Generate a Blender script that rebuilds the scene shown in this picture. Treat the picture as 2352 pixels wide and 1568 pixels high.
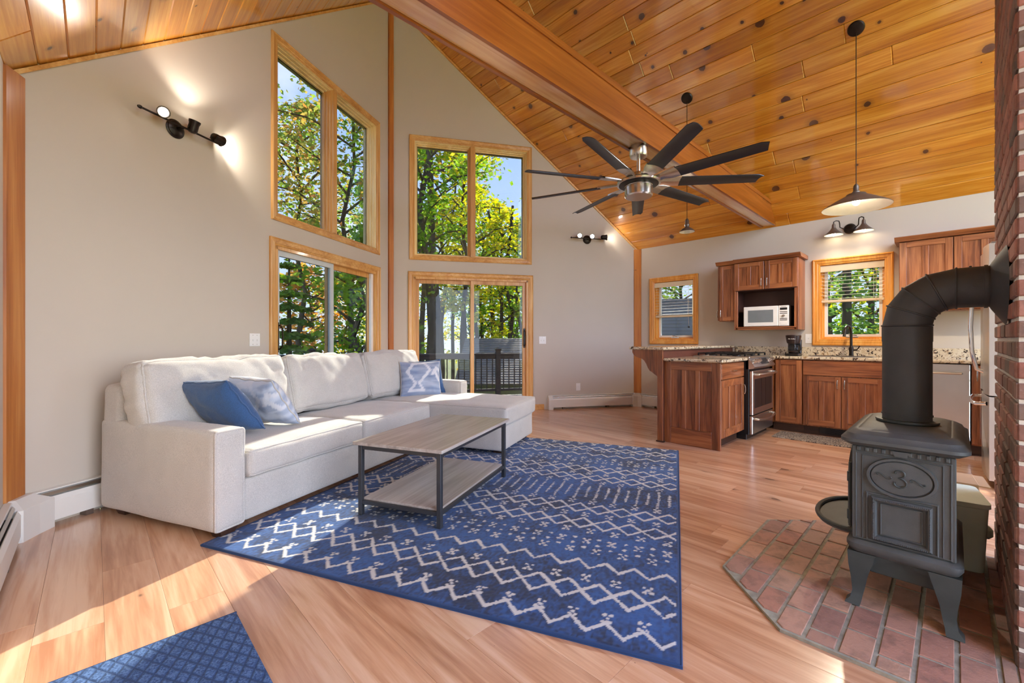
import bpy, math, random
import numpy as np
from mathutils import Vector, Matrix, noise as mnoise
from mathutils.geometry import tessellate_polygon
random.seed(7); rng = np.random.default_rng(7)
for o in list(bpy.data.objects): bpy.data.objects.remove(o)
scene = bpy.context.scene
COL = scene.collection
R = math.radians
pi = math.pi

# ------------------------------------------------------------------ camera
CAM = Vector((-3.058, -5.675, 1.10))
cam_d = bpy.data.cameras.new('camera'); cam_o = bpy.data.objects.new('camera', cam_d); COL.objects.link(cam_o)
cam_d.sensor_width = 36.0; cam_d.lens = 36.0 * 986.4 / 2352.0
cam_d.shift_y = -4.8 / 2352.0
cam_d.clip_start = 0.05; cam_d.clip_end = 400
cam_o.location = CAM; cam_o.rotation_euler = (R(90), 0, -R(44.216))
scene.camera = cam_o

# ------------------------------------------------------------------ exposure
vs = scene.view_settings
vs.view_transform = 'Standard'; vs.look = 'None'; vs.exposure = 0.14; vs.gamma = 1.0; vs.use_curve_mapping = False
scene.display_settings.display_device = 'sRGB'

cy_ = scene.cycles
cy_.max_bounces = 6; cy_.diffuse_bounces = 4; cy_.glossy_bounces = 3; cy_.transmission_bounces = 4; cy_.transparent_max_bounces = 10
cy_.caustics_reflective = False; cy_.caustics_refractive = False; cy_.sample_clamp_indirect = 6.0
cy_.use_adaptive_sampling = True; cy_.adaptive_threshold = .10; cy_.adaptive_min_samples = 16; cy_.use_denoising = True

# ------------------------------------------------------------------ sky
def srgb(r, g=None, b=None):
    if g is None: r, g, b = r
    f = lambda c: (c/255/12.92 if c/255 <= .04045 else ((c/255+.055)/1.055)**2.4)
    return (f(r), f(g), f(b), 1.0)

SKY = 8.6
world = bpy.data.worlds.new('sky'); scene.world = world; world.use_nodes = True
wn = world.node_tree.nodes; wl = world.node_tree.links; wn.clear()
w_out = wn.new('ShaderNodeOutputWorld'); w_bg = wn.new('ShaderNodeBackground')
w_tc = wn.new('ShaderNodeTexCoord'); w_sep = wn.new('ShaderNodeSeparateXYZ')
w_ramp = wn.new('ShaderNodeValToRGB'); w_noise = wn.new('ShaderNodeTexNoise'); w_cr = wn.new('ShaderNodeValToRGB')
w_mix = wn.new('ShaderNodeMix'); w_mix.data_type = 'RGBA'
w_ramp.color_ramp.elements[0].position = 0.0; w_ramp.color_ramp.elements[0].color = srgb(214, 228, 250)
w_ramp.color_ramp.elements[1].position = 0.75; w_ramp.color_ramp.elements[1].color = srgb(104, 156, 240)
w_cr.color_ramp.elements[0].position = 0.52; w_cr.color_ramp.elements[0].color = (0, 0, 0, 1)
w_cr.color_ramp.elements[1].position = 0.66; w_cr.color_ramp.elements[1].color = (1, 1, 1, 1)
w_noise.inputs['Scale'].default_value = 2.6; w_noise.inputs['Detail'].default_value = 6
wl.new(w_tc.outputs['Generated'], w_sep.inputs[0]); wl.new(w_sep.outputs['Z'], w_ramp.inputs[0])
wl.new(w_tc.outputs['Generated'], w_noise.inputs['Vector']); wl.new(w_noise.outputs[0], w_cr.inputs[0])
wl.new(w_cr.outputs[0], w_mix.inputs['Factor']); wl.new(w_ramp.outputs[0], w_mix.inputs['A'])
w_mix.inputs['B'].default_value = (1.0, 1.0, 1.0, 1)
wl.new(w_mix.outputs['Result'], w_bg.inputs[0]); w_bg.inputs[1].default_value = SKY
wl.new(w_bg.outputs[0], w_out.inputs[0])

# ------------------------------------------------------------------ sun
SUN_AZ, SUN_EL = R(31), R(31.5)
sun_d = bpy.data.lights.new('sun', 'SUN'); sun_o = bpy.data.objects.new('sun', sun_d); COL.objects.link(sun_o)
sun_d.energy = 60.0; sun_d.angle = R(0.6); sun_d.color = (1.0, 0.93, 0.82)
sv = Vector((math.cos(SUN_AZ)*math.cos(SUN_EL), math.sin(SUN_AZ)*math.cos(SUN_EL), math.sin(SUN_EL)))
sun_o.rotation_euler = sv.to_track_quat('Z', 'Y').to_euler(); sun_o.location = sv*30

# ------------------------------------------------------------------ mesh helpers
class MB:
    def __init__(s): s.v = []; s.f = []; s.m = Matrix.Identity(4); s.smooth = False
    def add(s, vs, fs):
        k = len(s.v); m = s.m
        s.v.extend([tuple(m @ Vector(p)) for p in vs]); s.f.extend([tuple(i+k for i in f) for f in fs]); return s
    def box(s, x0, x1, y0, y1, z0, z1, b=0.0):
        if x0 > x1: x0, x1 = x1, x0
        if y0 > y1: y0, y1 = y1, y0
        if z0 > z1: z0, z1 = z1, z0
        b = min(b, (x1-x0)*.49, (y1-y0)*.49, (z1-z0)*.49)
        if b <= 0:
            vs = [(x, y, z) for x in (x0, x1) for y in (y0, y1) for z in (z0, z1)]
            return s.add(vs, [(0,1,3,2),(4,6,7,5),(0,4,5,1),(2,3,7,6),(0,2,6,4),(1,5,7,3)])
        vs = []; idx = {}
        lo = (x0, y0, z0); hi = (x1, y1, z1)
        for c in range(8):
            sg = [(c >> i) & 1 for i in range(3)]
            for a in range(3):
                p = []
                for i in range(3):
                    base = hi[i] if sg[i] else lo[i]
                    p.append(base if i == a else base + (-b if sg[i] else b))
                idx[(c, a)] = len(vs); vs.append(tuple(p))
        fs = []
        for a in range(3):
            o1, o2 = (a+1) % 3, (a+2) % 3
            for sd in (0, 1):
                cs = [(sd << a) | (i << o1) | (j << o2) for i, j in ((0,0),(1,0),(1,1),(0,1))]
                f = [idx[(c, a)] for c in cs]; fs.append(tuple(f if sd else f[::-1]))
        for a in range(3):
            o1, o2 = (a+1) % 3, (a+2) % 3
            for i in (0, 1):
                for j in (0, 1):
                    c0 = (i << o1) | (j << o2); c1 = c0 | (1 << a)
                    f = [idx[(c0, o1)], idx[(c1, o1)], idx[(c1, o2)], idx[(c0, o2)]]
                    fs.append(tuple(f if (i == j) else f[::-1]))
        for c in range(8):
            f = [idx[(c, 0)], idx[(c, 1)], idx[(c, 2)]]
            fs.append(tuple(f if bin(c).count('1') % 2 else f[::-1]))
        return s.add(vs, fs)
    def prism(s, poly, fn, d0, d1):
        """poly: list of 2d; fn(a,b,d)->xyz"""
        n = len(poly)
        vs = [fn(a, b, d0) for a, b in poly] + [fn(a, b, d1) for a, b in poly]
        fs = [tuple(range(n))[::-1], tuple(range(n, 2*n))] + [(i, (i+1) % n, n+(i+1) % n, n+i) for i in range(n)]
        return s.add(vs, fs)
    def cyl(s, p0, p1, r0, r1=None, n=16, caps=True):
        r1 = r0 if r1 is None else r1
        p0 = Vector(p0); p1 = Vector(p1); d = (p1-p0).normalized()
        u = d.orthogonal().normalized(); w = d.cross(u)
        vs = []
        for p, r in ((p0, r0), (p1, r1)):
            for i in range(n):
                a = 2*pi*i/n; vs.append(tuple(p + u*(r*math.cos(a)) + w*(r*math.sin(a))))
        fs = [(i, (i+1) % n, n+(i+1) % n, n+i) for i in range(n)]
        if caps: fs += [tuple(range(n))[::-1], tuple(range(n, 2*n))]
        return s.add(vs, fs)
    def lathe(s, prof, c=(0,0,0), axis=(0,0,1), n=24, cap=True):
        """prof: list of (r, h)"""
        c = Vector(c); d = Vector(axis).normalized(); u = d.orthogonal().normalized(); w = d.cross(u)
        vs = []; fs = []
        for r, h in prof:
            for i in range(n):
                a = 2*pi*i/n; vs.append(tuple(c + d*h + u*(r*math.cos(a)) + w*(r*math.sin(a))))
        for k in range(len(prof)-1):
            for i in range(n):
                fs.append((k*n+i, k*n+(i+1) % n, (k+1)*n+(i+1) % n, (k+1)*n+i))
        if cap:
            fs.append(tuple(range(n))[::-1]); fs.append(tuple(range((len(prof)-1)*n, len(prof)*n)))
        return s.add(vs, fs)
    def tube(s, path, r, n=8, closed=False, caps=True):
        P = [Vector(p) for p in path]; N = len(P)
        rr = r if hasattr(r, '__len__') else [r]*N
        vs = []; fs = []; u = None
        for k in range(N):
            a = P[(k-1) % N] if (closed or k > 0) else P[k]; b = P[(k+1) % N] if (closed or k < N-1) else P[k]
            d = (b-a).normalized()
            if u is None: u = d.orthogonal().normalized()
            u = (u - d*u.dot(d)).normalized(); w = d.cross(u)
            for i in range(n):
                t = 2*pi*i/n; vs.append(tuple(P[k] + u*(rr[k]*math.cos(t)) + w*(rr[k]*math.sin(t))))
        M = N if closed else N-1
        for k in range(M):
            k2 = (k+1) % N
            for i in range(n): fs.append((k*n+i, k*n+(i+1) % n, k2*n+(i+1) % n, k2*n+i))
        if caps and not closed: fs += [tuple(range(n))[::-1], tuple(range((N-1)*n, N*n))]
        return s.add(vs, fs)
    def sphere(s, c, r, n=12, sc=(1,1,1)):
        prof = [(max(1e-4, r*math.sin(pi*k/n)), -r*math.cos(pi*k/n)) for k in range(n+1)]
        k0 = len(s.v); s.lathe(prof, (0,0,0), (0,0,1), n*2, cap=False)
        # scale / move in the untransformed space is needed, so redo simply
        m = s.m; inv = m.inverted()
        for i in range(k0, len(s.v)):
            p = inv @ Vector(s.v[i]); s.v[i] = tuple(m @ Vector((c[0]+p.x*sc[0], c[1]+p.y*sc[1], c[2]+p.z*sc[2])))
        return s
    def frame(s, x0, x1, z0, z1, prof, sides='btlr'):
        """mitred frame; prof closed loop of (inset, y)"""
        n = len(prof)
        def corner(i, d): # 0 bl 1 br 2 tr 3 tl
            return ((x0+d, z0+d), (x1-d, z0+d), (x1-d, z1-d), (x0+d, z1-d))[i]
        for nm, i, j in (('b',0,1),('r',1,2),('t',2,3),('l',3,0)):
            if nm not in sides: continue
            vs = []
            for c in (i, j):
                for d, y in prof: X, Z = corner(c, d); vs.append((X, y, Z))
            fs = [(k, n+k, n+(k+1) % n, (k+1) % n) for k in range(n)] + [tuple(range(n)), tuple(range(n, 2*n))[::-1]]
            s.add(vs, fs)
        return s
    def mesh(s, name):
        me = bpy.data.meshes.new(name); me.from_pydata(s.v, [], s.f); me.validate(); me.update()
        return me
    def build(s, name, mat, parent=None, smooth=None, angle=40, **kw):
        me = s.mesh(name)
        return mk(name, me, mat, parent, s.smooth if smooth is None else smooth, angle, **kw)

def shade(me, smooth, angle=40):
    if smooth:
        me.polygons.foreach_set('use_smooth', [True]*len(me.polygons))
        try: me.set_sharp_from_angle(angle=R(angle))
        except Exception: pass

def mk(name, me, mat, parent=None, smooth=False, angle=40, label=None, cat=None, group=None, kind=None):
    o = bpy.data.objects.new(name, me); COL.objects.link(o)
    if mat is not None and not me.materials: me.materials.append(mat)
    shade(me, smooth, angle)
    if parent: o.parent = parent
    tag(o, label, cat, group, kind); return o

def tag(o, label=None, cat=None, group=None, kind=None):
    if label: o['label'] = label
    if cat: o['category'] = cat
    if group: o['group'] = group
    if kind: o['kind'] = kind
    return o

def empty(name, loc=(0,0,0), rz=0, label=None, cat=None, group=None, kind=None, parent=None):
    o = bpy.data.objects.new(name, None); COL.objects.link(o); o.empty_display_size = .1
    o.location = loc; o.rotation_euler = (0, 0, rz)
    if parent: o.parent = parent
    return tag(o, label, cat, group, kind)

def copy_tree(o, parent=None, **kw):
    c = o.copy(); COL.objects.link(c)
    if parent is not None: c.parent = parent
    for k, v in kw.items(): c[k] = v
    for ch in list(o.children): copy_tree(ch, c)
    return c

def box(name, x0, x1, y0, y1, z0, z1, mat, parent=None, b=0.003, **kw):
    return MB().box(x0, x1, y0, y1, z0, z1, b).build(name, mat, parent, **kw)

# ------------------------------------------------------------------ material helpers
class NT:
    def __init__(s, name):
        s.mat = bpy.data.materials.new(name); s.mat.use_nodes = True
        s.t = s.mat.node_tree; s.t.nodes.clear()
        s.out = s.n('ShaderNodeOutputMaterial')
    def n(s, typ, **kw):
        nd = s.t.nodes.new(typ)
        for k, v in kw.items():
            if k in nd.inputs: s.set(nd.inputs[k], v)
            else: setattr(nd, k, v)
        return nd
    def set(s, inp, v):
        if isinstance(v, bpy.types.NodeSocket): s.t.links.new(v, inp)
        elif isinstance(v, bpy.types.Node): s.t.links.new(v.outputs[0], inp)
        else: inp.default_value = v
    def math(s, op, a, b=None, c=None, clamp=False):
        nd = s.n('ShaderNodeMath', operation=op); nd.use_clamp = clamp
        s.set(nd.inputs[0], a)
        if b is not None: s.set(nd.inputs[1], b)
        if c is not None: s.set(nd.inputs[2], c)
        return nd.outputs[0]
    def mix(s, f, a, b, mode='MIX'):
        nd = s.n('ShaderNodeMix', data_type='RGBA', blend_type=mode)
        s.set(nd.inputs['Factor'], f); s.set(nd.inputs['A'], a); s.set(nd.inputs['B'], b)
        return nd.outputs['Result']
    def ramp(s, f, stops):
        nd = s.n('ShaderNodeValToRGB'); cr = nd.color_ramp
        while len(cr.elements) < len(stops): cr.elements.new(.5)
        for e, (p, c) in zip(cr.elements, stops): e.position = p; e.color = c if len(c) == 4 else (*c, 1)
        s.set(nd.inputs[0], f); return nd.outputs[0]
    def pos(s): return s.n('ShaderNodeNewGeometry').outputs['Position']
    def obj(s): return s.n('ShaderNodeTexCoord').outputs['Object']
    def scale(s, v, sc, loc=(0,0,0)):
        nd = s.n('ShaderNodeMapping'); s.set(nd.inputs['Vector'], v); nd.inputs['Scale'].default_value = sc; nd.inputs['Location'].default_value = loc
        return nd.outputs[0]
    def noise(s, v, scale=5, detail=4, rough=.55, dist=0):
        nd = s.n('ShaderNodeTexNoise'); s.set(nd.inputs['Vector'], v); nd.inputs['Scale'].default_value = scale
        nd.inputs['Detail'].default_value = detail; nd.inputs['Roughness'].default_value = rough; nd.inputs['Distortion'].default_value = dist
        return nd.outputs[0]
    def rand(s): return s.n('ShaderNodeObjectInfo').outputs['Random']
    def bump(s, h, strength=.3, dist=.01):
        nd = s.n('ShaderNodeBump'); s.set(nd.inputs['Height'], h); nd.inputs['Strength'].default_value = strength; nd.inputs['Distance'].default_value = dist
        return nd.outputs[0]
    def bsdf(s, col, rough=.5, metal=0, normal=None, coat=0, spec=None, sheen=0, aniso=0, alpha=None):
        nd = s.n('ShaderNodeBsdfPrincipled')
        s.set(nd.inputs['Base Color'], col); s.set(nd.inputs['Roughness'], rough); s.set(nd.inputs['Metallic'], metal)
        if normal is not None: s.set(nd.inputs['Normal'], normal)
        if coat:
            nd.inputs['Coat Weight'].default_value = min(1, coat); nd.inputs['Coat Roughness'].default_value = .09 if coat < 1.25 else .2
            if coat > 1: nd.inputs['Coat IOR'].default_value = 1.75
        if spec is not None: nd.inputs['Specular IOR Level'].default_value = spec
        if sheen: nd.inputs['Sheen Weight'].default_value = sheen; nd.inputs['Sheen Roughness'].default_value = .5
        s.t.links.new(nd.outputs[0], s.out.inputs[0]); return nd

def plain(name, col, rough=.5, metal=0, nz=0.06, scale=8, bump=0, bscale=200, **kw):
    """procedural paint: slight large-scale variation + optional fine relief"""
    t = NT(name); c = col if len(col) == 4 else srgb(col)
    n1 = t.noise(t.obj(), scale, 3)
    lo = tuple(x*(1-nz) for x in c[:3])+(1,); hi = tuple(min(1, x*(1+nz)) for x in c[:3])+(1,)
    colr = t.ramp(n1, [(.3, lo), (.7, hi)])
    nrm = t.bump(t.noise(t.obj(), bscale, 2), bump, .002) if bump else None
    t.bsdf(colr, rough, metal, nrm, **kw); return t.mat

def wood(name, cols, axis='y', fine=60, stretch=.05, rough=.4, coat=0, knots=0, varr=.25, kaxes=('x','y'), bump=.08, wide=6, knot_col=(70,35,20), spec=None, use_obj=False, con=1.0):
    """cols: dark, mid, light sRGB. grain along axis, coordinates from world position, jittered per object"""
    t = NT(name); p = t.obj() if use_obj else t.pos(); r = t.rand()
    off = t.n('ShaderNodeVectorMath', operation='ADD'); t.set(off.inputs[0], p)
    cx = t.n('ShaderNodeCombineXYZ'); t.set(cx.inputs[0], t.math('MULTIPLY', r, 37.0)); t.set(cx.inputs[1], t.math('MULTIPLY', r, 91.0)); t.set(cx.inputs[2], t.math('MULTIPLY', r, 53.0))
    t.set(off.inputs[1], cx.outputs[0]); v = off.outputs[0]
    i = 'xyz'.index(axis)
    sc = [1.0]*3; sc[i] = stretch
    g1 = t.noise(t.scale(v, sc), fine, 5, .6, .4)
    sc2 = [1.0]*3; sc2[i] = stretch*2.2
    g2 = t.noise(t.scale(v, sc2), wide, 3, .5, 1.2)
    g = t.math('ADD', t.math('MULTIPLY', g1, .45), t.math('MULTIPLY', g2, .55))
    c = t.ramp(g, [(.5-.16*con, srgb(cols[0])), (.5, srgb(cols[1])), (.5+.14*con, srgb(cols[2]))])
    if knots:
        sep = t.n('ShaderNodeSeparateXYZ'); t.set(sep.inputs[0], v)
        a, b = kaxes
        cb = t.n('ShaderNodeCombineXYZ'); t.set(cb.inputs[0], t.math('MULTIPLY', sep.outputs['xyz'.index(a)], 5.2)); t.set(cb.inputs[1], t.math('MULTIPLY', sep.outputs['xyz'.index(b)], 3.4*1.0))
        vo = t.n('ShaderNodeTexVoronoi'); vo.voronoi_dimensions = '2D'; vo.inputs['Scale'].default_value = 1.0; t.set(vo.inputs['Vector'], cb.outputs[0])
        sp = t.n('ShaderNodeSeparateColor'); t.set(sp.inputs[0], vo.outputs['Color'])
        rad = t.math('MULTIPLY', t.math('SUBTRACT', sp.outputs[0], 1.0-knots, clamp=True), .15/knots)
        wob = t.math('MULTIPLY', t.math('SUBTRACT', t.noise(v, 30, 2), .5), .05)
        d = t.math('ADD', vo.outputs['Distance'], wob)
        core = t.math('LESS_THAN', d, rad)
        edge = t.math('SUBTRACT', 1.0, t.math('DIVIDE', d, t.math('ADD', t.math('MULTIPLY', rad, 2.4), .001)), clamp=True)
        halo = t.math('MULTIPLY', edge, t.math('GREATER_THAN', rad, .006))
        c = t.mix(t.math('MULTIPLY', halo, .75), c, srgb(tuple(.62*x for x in cols[0])))
        c = t.mix(t.math('MULTIPLY', core, .85), c, srgb(knot_col))
    hv = t.n('ShaderNodeHueSaturation'); t.set(hv.inputs['Color'], c)
    t.set(hv.inputs['Value'], t.math('ADD', 1-varr/2, t.math('MULTIPLY', r, varr)))
    t.bsdf(hv.outputs[0], rough, 0, t.bump(g1, bump, .002), coat=coat, spec=spec); return t.mat
# ------------------------------------------------------------------ materials
M = {}
M['wall'] = plain('wall_paint', (201, 189, 172), .85, nz=.02, scale=1.5, bump=.06, bscale=350)
M['wall_white'] = plain('exterior_paint', (190, 186, 178), .8)
M['pine'] = wood('knotty_pine_ceiling', ((174,100,20), (202,130,36), (224,162,68)), 'y', 50, .04, .32, 1.2, knots=.40, varr=.30, kaxes=('x','y'), wide=5, knot_col=(58,24,14))
M['beam'] = wood('stained_beam', ((122,60,12), (148,80,22), (172,102,38)), 'x', 40, .04, .28, .2, knots=.12, varr=.06, kaxes=('z','x'), wide=4)
M['beam_under'] = wood('beam_soffit_lit', ((204,148,94), (226,178,124), (238,200,152)), 'x', 40, .04, .22, 1.0, knots=.1, varr=.06, kaxes=('y','x'), wide=4)  # same beam wood painted paler, standing in for light reflected on its underside
M['post'] = wood('stained_post', ((160,88,32), (188,114,48), (208,142,74)), 'z', 45, .035, .35, .1, knots=.15, varr=.1, kaxes=('x','z'), wide=5)
M['trim'] = wood('pine_trim', ((186,126,58), (212,156,84), (228,182,116)), 'z', 55, .05, .38, .1, varr=.12, wide=6)
M['trim_h'] = wood('pine_trim_across', ((186,126,58), (212,156,84), (228,182,116)), 'x', 55, .05, .38, .1, varr=.12, wide=6)
M['jamb'] = wood('pale_pine_jamb', ((222,188,120), (238,210,150), (246,226,178)), 'z', 55, .05, .42, varr=.08, wide=6)
M['ktrim'] = wood('honey_pine_trim', ((206,130,44), (226,154,62), (238,178,90)), 'z', 55, .05, .36, .1, varr=.1, wide=6)
M['floor'] = wood('laminate_floor', ((182,122,82), (218,164,124), (236,192,156)), 'y', 34, .05, .36, 1.3, knots=.05, varr=.16, wide=5, knot_col=(120,76,48), bump=.03, spec=.55, con=.85)
M['subfloor'] = plain('subfloor', (90, 62, 42), .8)
M['oak'] = wood('oak_cabinet_v', ((96,50,24), (146,85,47), (174,110,64)), 'z', 90, .04, .34, .15, varr=.16, wide=9, con=.88)
M['oak_x'] = wood('oak_cabinet_x', ((96,50,24), (146,85,47), (174,110,64)), 'x', 90, .04, .34, .15, varr=.16, wide=9, con=.88)
M['oak_y'] = wood('oak_cabinet_y', ((96,50,24), (146,85,47), (174,110,64)), 'y', 90, .04, .34, .15, varr=.16, wide=9, con=.88)
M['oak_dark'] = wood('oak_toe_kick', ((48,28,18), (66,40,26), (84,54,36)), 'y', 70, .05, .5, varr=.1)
M['cab_in'] = plain('cabinet_interior', (82, 52, 44), .45)
M['panel_br'] = plain('bar_back_panel', (98, 54, 40), .4, nz=.1, scale=20)
M['steel'] = plain('stainless_steel', (206, 202, 196), .28, 1.0, nz=.05, scale=3)
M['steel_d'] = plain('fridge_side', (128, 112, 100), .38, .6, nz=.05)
M['nickel'] = plain('brushed_nickel', (200, 192, 182), .25, 1.0, nz=.04)
M['chrome'] = plain('chrome', (235, 235, 235), .08, 1.0, nz=.01)
M['black'] = plain('black_plastic', (22, 21, 22), .35)
M['black_m'] = plain('black_metal', (30, 29, 30), .42, .4)
M['iron'] = plain('cast_iron', (84, 87, 86), .55, .2, nz=.12, scale=14, bump=.35, bscale=420)
M['iron_d'] = plain('cast_iron_leg', (66, 72, 70), .5, .2, nz=.12, scale=14, bump=.2, bscale=300)
M['pipe'] = plain('stovepipe_black', (66, 68, 68), .6, .15, nz=.1, scale=10, bump=.2, bscale=500)
M['bronze'] = plain('oil_rubbed_bronze', (52, 44, 38), .35, .8, nz=.15, scale=20)
M['shade_out'] = plain('lamp_shade_pewter', (112, 102, 94), .4, .6, nz=.12, scale=20)
M['shade_in'] = plain('lamp_shade_enamel', (240, 236, 228), .5)
M['white_p'] = plain('white_plastic', (238, 234, 226), .4, nz=.02)
M['enamel'] = plain('heater_enamel', (226, 222, 212), .35, nz=.02, scale=2)
M['fin'] = plain('heater_slot', (70, 66, 62), .5, .5)
M['blade'] = plain('fan_blade_black', (38, 41, 48), .38, .1, nz=.08)
M['slat'] = plain('blind_slat', (240, 234, 222), .5)
M['slat_w'] = plain('blind_valance_wood', (226, 206, 170), .5, nz=.04)
M['vinyl'] = plain('grey_vinyl', (196, 200, 196), .45)
M['shingle'] = plain('asphalt_shingle', (126, 116, 106), .9, nz=.25, scale=30, bump=.4)
M['siding'] = plain('clapboard', (150, 152, 120), .8, nz=.08)
M['rail'] = plain('railing_dark', (52, 46, 50), .6)
M['deck'] = wood('deck_board', ((96,84,76), (122,108,98), (140,126,114)), 'x', 40, .05, .7)
M['mortar'] = plain('mortar', (222, 214, 200), .95, nz=.14, scale=40, bump=.6, bscale=250)
M['mortar_d'] = plain('hearth_mortar', (156, 152, 134), .95, nz=.2, scale=30, bump=.6, bscale=250)
M['bark'] = wood('bark', ((52,44,38), (82,72,62), (112,100,88)), 'z', 9, .15, .95, varr=.4, bump=.5)
M['mat_blue'] = None

def m_brick(name, stops, rough=.8):
    t = NT(name); r = t.rand(); p = t.pos()
    base = t.ramp(r, [(i/(len(stops)-1), srgb(c)) for i, c in enumerate(stops)])
    n1 = t.noise(p, 14, 4, .6, .5); n2 = t.noise(p, 90, 3)
    c = t.mix(t.math('MULTIPLY', t.math('SUBTRACT', n1, .46, clamp=True), 2.0), base, srgb(84, 68, 60))
    c = t.mix(t.math('MULTIPLY', t.math('SUBTRACT', n2, .62, clamp=True), 1.8), c, srgb(206, 180, 160))
    t.bsdf(c, rough, 0, t.bump(n2, .5, .004)); return t.mat
M['brick'] = m_brick('chimney_brick', [(168,106,90), (118,102,92), (184,126,108), (110,96,86), (160,106,90), (134,112,100), (176,116,100), (124,104,92)])
M['hearth'] = m_brick('hearth_brick', [(172,120,100), (186,142,120), (156,116,100), (180,124,104), (168,134,114), (196,150,122), (150,112,100)], .6)

def m_granite():
    t = NT('granite'); p = t.pos()
    n1 = t.noise(p, 26, 6, .7, 1.0); n2 = t.noise(p, 60, 4, .6); n3 = t.noise(p, 9, 4, .6, 1.5)
    c = t.ramp(n3, [(.35, srgb(206,186,150)), (.55, srgb(222,208,178)), (.7, srgb(176,140,92))])
    c = t.mix(t.math('GREATER_THAN', n1, .565), c, srgb(52, 40, 38))
    c = t.mix(t.math('MULTIPLY', t.math('GREATER_THAN', n2, .60), .6), c, srgb(132, 88, 56))
    t.bsdf(c, .12, 0, coat=.3); return t.mat
M['granite'] = m_granite()

def m_fabric(name, col, var=.10, fine=260, rough=.95, sheen=.3):
    t = NT(name); p = t.obj()
    n1 = t.noise(p, fine, 2, .6); n2 = t.noise(p, 6, 3)
    c0 = srgb(col); lo = tuple(x*(1-var*2) for x in c0[:3])+(1,); hi = tuple(min(1, x*(1+var)) for x in c0[:3])+(1,)
    c = t.ramp(t.math('ADD', t.math('MULTIPLY', n1, .8), t.math('MULTIPLY', n2, .2)), [(.35, lo), (.65, hi)])
    t.bsdf(c, rough, 0, t.bump(n1, .35, .002), sheen=sheen); return t.mat
M['sofa'] = m_fabric('sofa_weave', (199, 193, 184))
M['pil_blue'] = m_fabric('pillow_blue', (52, 86, 130), .12, 200)
M['rug2'] = None

def m_glass(name, tint, refl=.06):
    t = NT(name); tr = t.n('ShaderNodeBsdfTransparent'); tr.inputs[0].default_value = (*tint, 1)
    gl = t.n('ShaderNodeBsdfGlossy'); gl.inputs['Roughness'].default_value = .02
    fr = t.n('ShaderNodeFresnel'); fr.inputs[0].default_value = 1.35
    mx = t.n('ShaderNodeMixShader'); bf = t.n('ShaderNodeNewGeometry').outputs['Backfacing']; t.set(mx.inputs[0], t.math('MULTIPLY', fr.outputs[0], t.math('SUBTRACT', 1.0, bf)))
    t.t.links.new(tr.outputs[0], mx.inputs[1]); t.t.links.new(gl.outputs[0], mx.inputs[2])
    t.t.links.new(mx.outputs[0], t.out.inputs[0]); return t.mat
M['pane'] = m_glass('window_pane', (.35, .36, .36))
M['clear'] = m_glass('clear_glass', (.93, .95, .95))
def m_emit(name, col, s):
    t = NT(name); e = t.n('ShaderNodeEmission'); e.inputs[0].default_value = (*col, 1); e.inputs[1].default_value = s
    t.t.links.new(e.outputs[0], t.out.inputs[0]); return t.mat
M['bulb'] = m_emit('lamp_bulb', (1.0, .84, .58), 26)
M['bulb_w'] = m_emit('spot_bulb', (1.0, .95, .88), 60)

# ------------------------------------------------------------------ room shell
W, YC, HE, HR = 3.41, -2.0106, 2.585, 6.016
L = math.hypot(W, YC); TAN = -YC/W
YB = -8.2                      # rear end of the modelled room
AR = math.atan2(YC, W)         # right prow wall direction; room side is local -y
FR = dict(right=((0, 0, 0), AR), left=((-W, YC, 0), -AR), kitchen=((W, 0, 0), -pi/2), west=((-W, 0, 0), pi/2))
def fmat(k):
    loc, a = FR[k]; return Matrix.Translation(loc) @ Matrix.Rotation(a, 4, 'Z')

def wall(name, key, outer, holes, thick=.17, label='', mat='wall'):
    loops = [outer] + holes
    tris = tessellate_polygon([[Vector((a, b, 0)) for a, b in lp] for lp in loops])
    pts = [p for lp in loops for p in lp]; n = len(pts)
    vs = [(a, 0, b) for a, b in pts] + [(a, thick, b) for a, b in pts]
    fs = [tuple(t) for t in tris] + [tuple(i+n for i in t)[::-1] for t in tris]
    k = 0
    for lp in loops:
        m = len(lp)
        for i in range(m): fs.append((k+i, k+(i+1) % m, n+k+(i+1) % m, n+k+i))
        k += m
    mb = MB(); mb.add(vs, fs); o = mb.build(name, M[mat], label=label, cat='wall', kind='structure')
    o.matrix_world = fmat(key); return o
def rect(x0, x1, z0, z1): return [(x0, z0), (x1, z0), (x1, z1), (x0, z1)]

UW = (.276, 2.131, 2.264, 4.087)      # upper window casing outer (s0,s1,z0,z1)
DR = (.259, 2.153, 0.0, 2.094)        # slider casing outer
KW1 = (2.241, 3.019, 1.027, 2.084)    # kitchen windows, local x = -y
KW2 = (4.444, 5.206, 1.027, 2.089)
ins = .074
def hole(w, door=False): return rect(w[0]+ins, w[1]-ins, 0.001 if door else w[2]+ins, w[3]-ins)
def flip(w): return (L-w[1], L-w[0], w[2], w[3])
wall('wall_front_right', 'right', [(0, 0), (L, 0), (L, HE+.02), (0, HR+.02)], [hole(UW), hole(DR, True)], label='taupe gable wall with tall window over a sliding door, right of the ridge post')
wall('wall_front_left', 'left', [(0, 0), (L, 0), (L, HR+.02), (0, HE+.02)], [hole(flip(UW)), hole(flip(DR), True)], label='taupe gable wall behind the sofa, left of the ridge post')
wall('wall_right', 'kitchen', [(-YC, 0), (-YB, 0), (-YB, HE+.02), (-YC, HE+.02)], [hole(KW1), hole(KW2)], label='taupe kitchen wall with two small windows')
wall('wall_left', 'west', [(YB, 0), (YC, 0), (YC, HE+.02), (YB, HE+.02)], [], label='pale side wall at the left edge of the photo')

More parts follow.
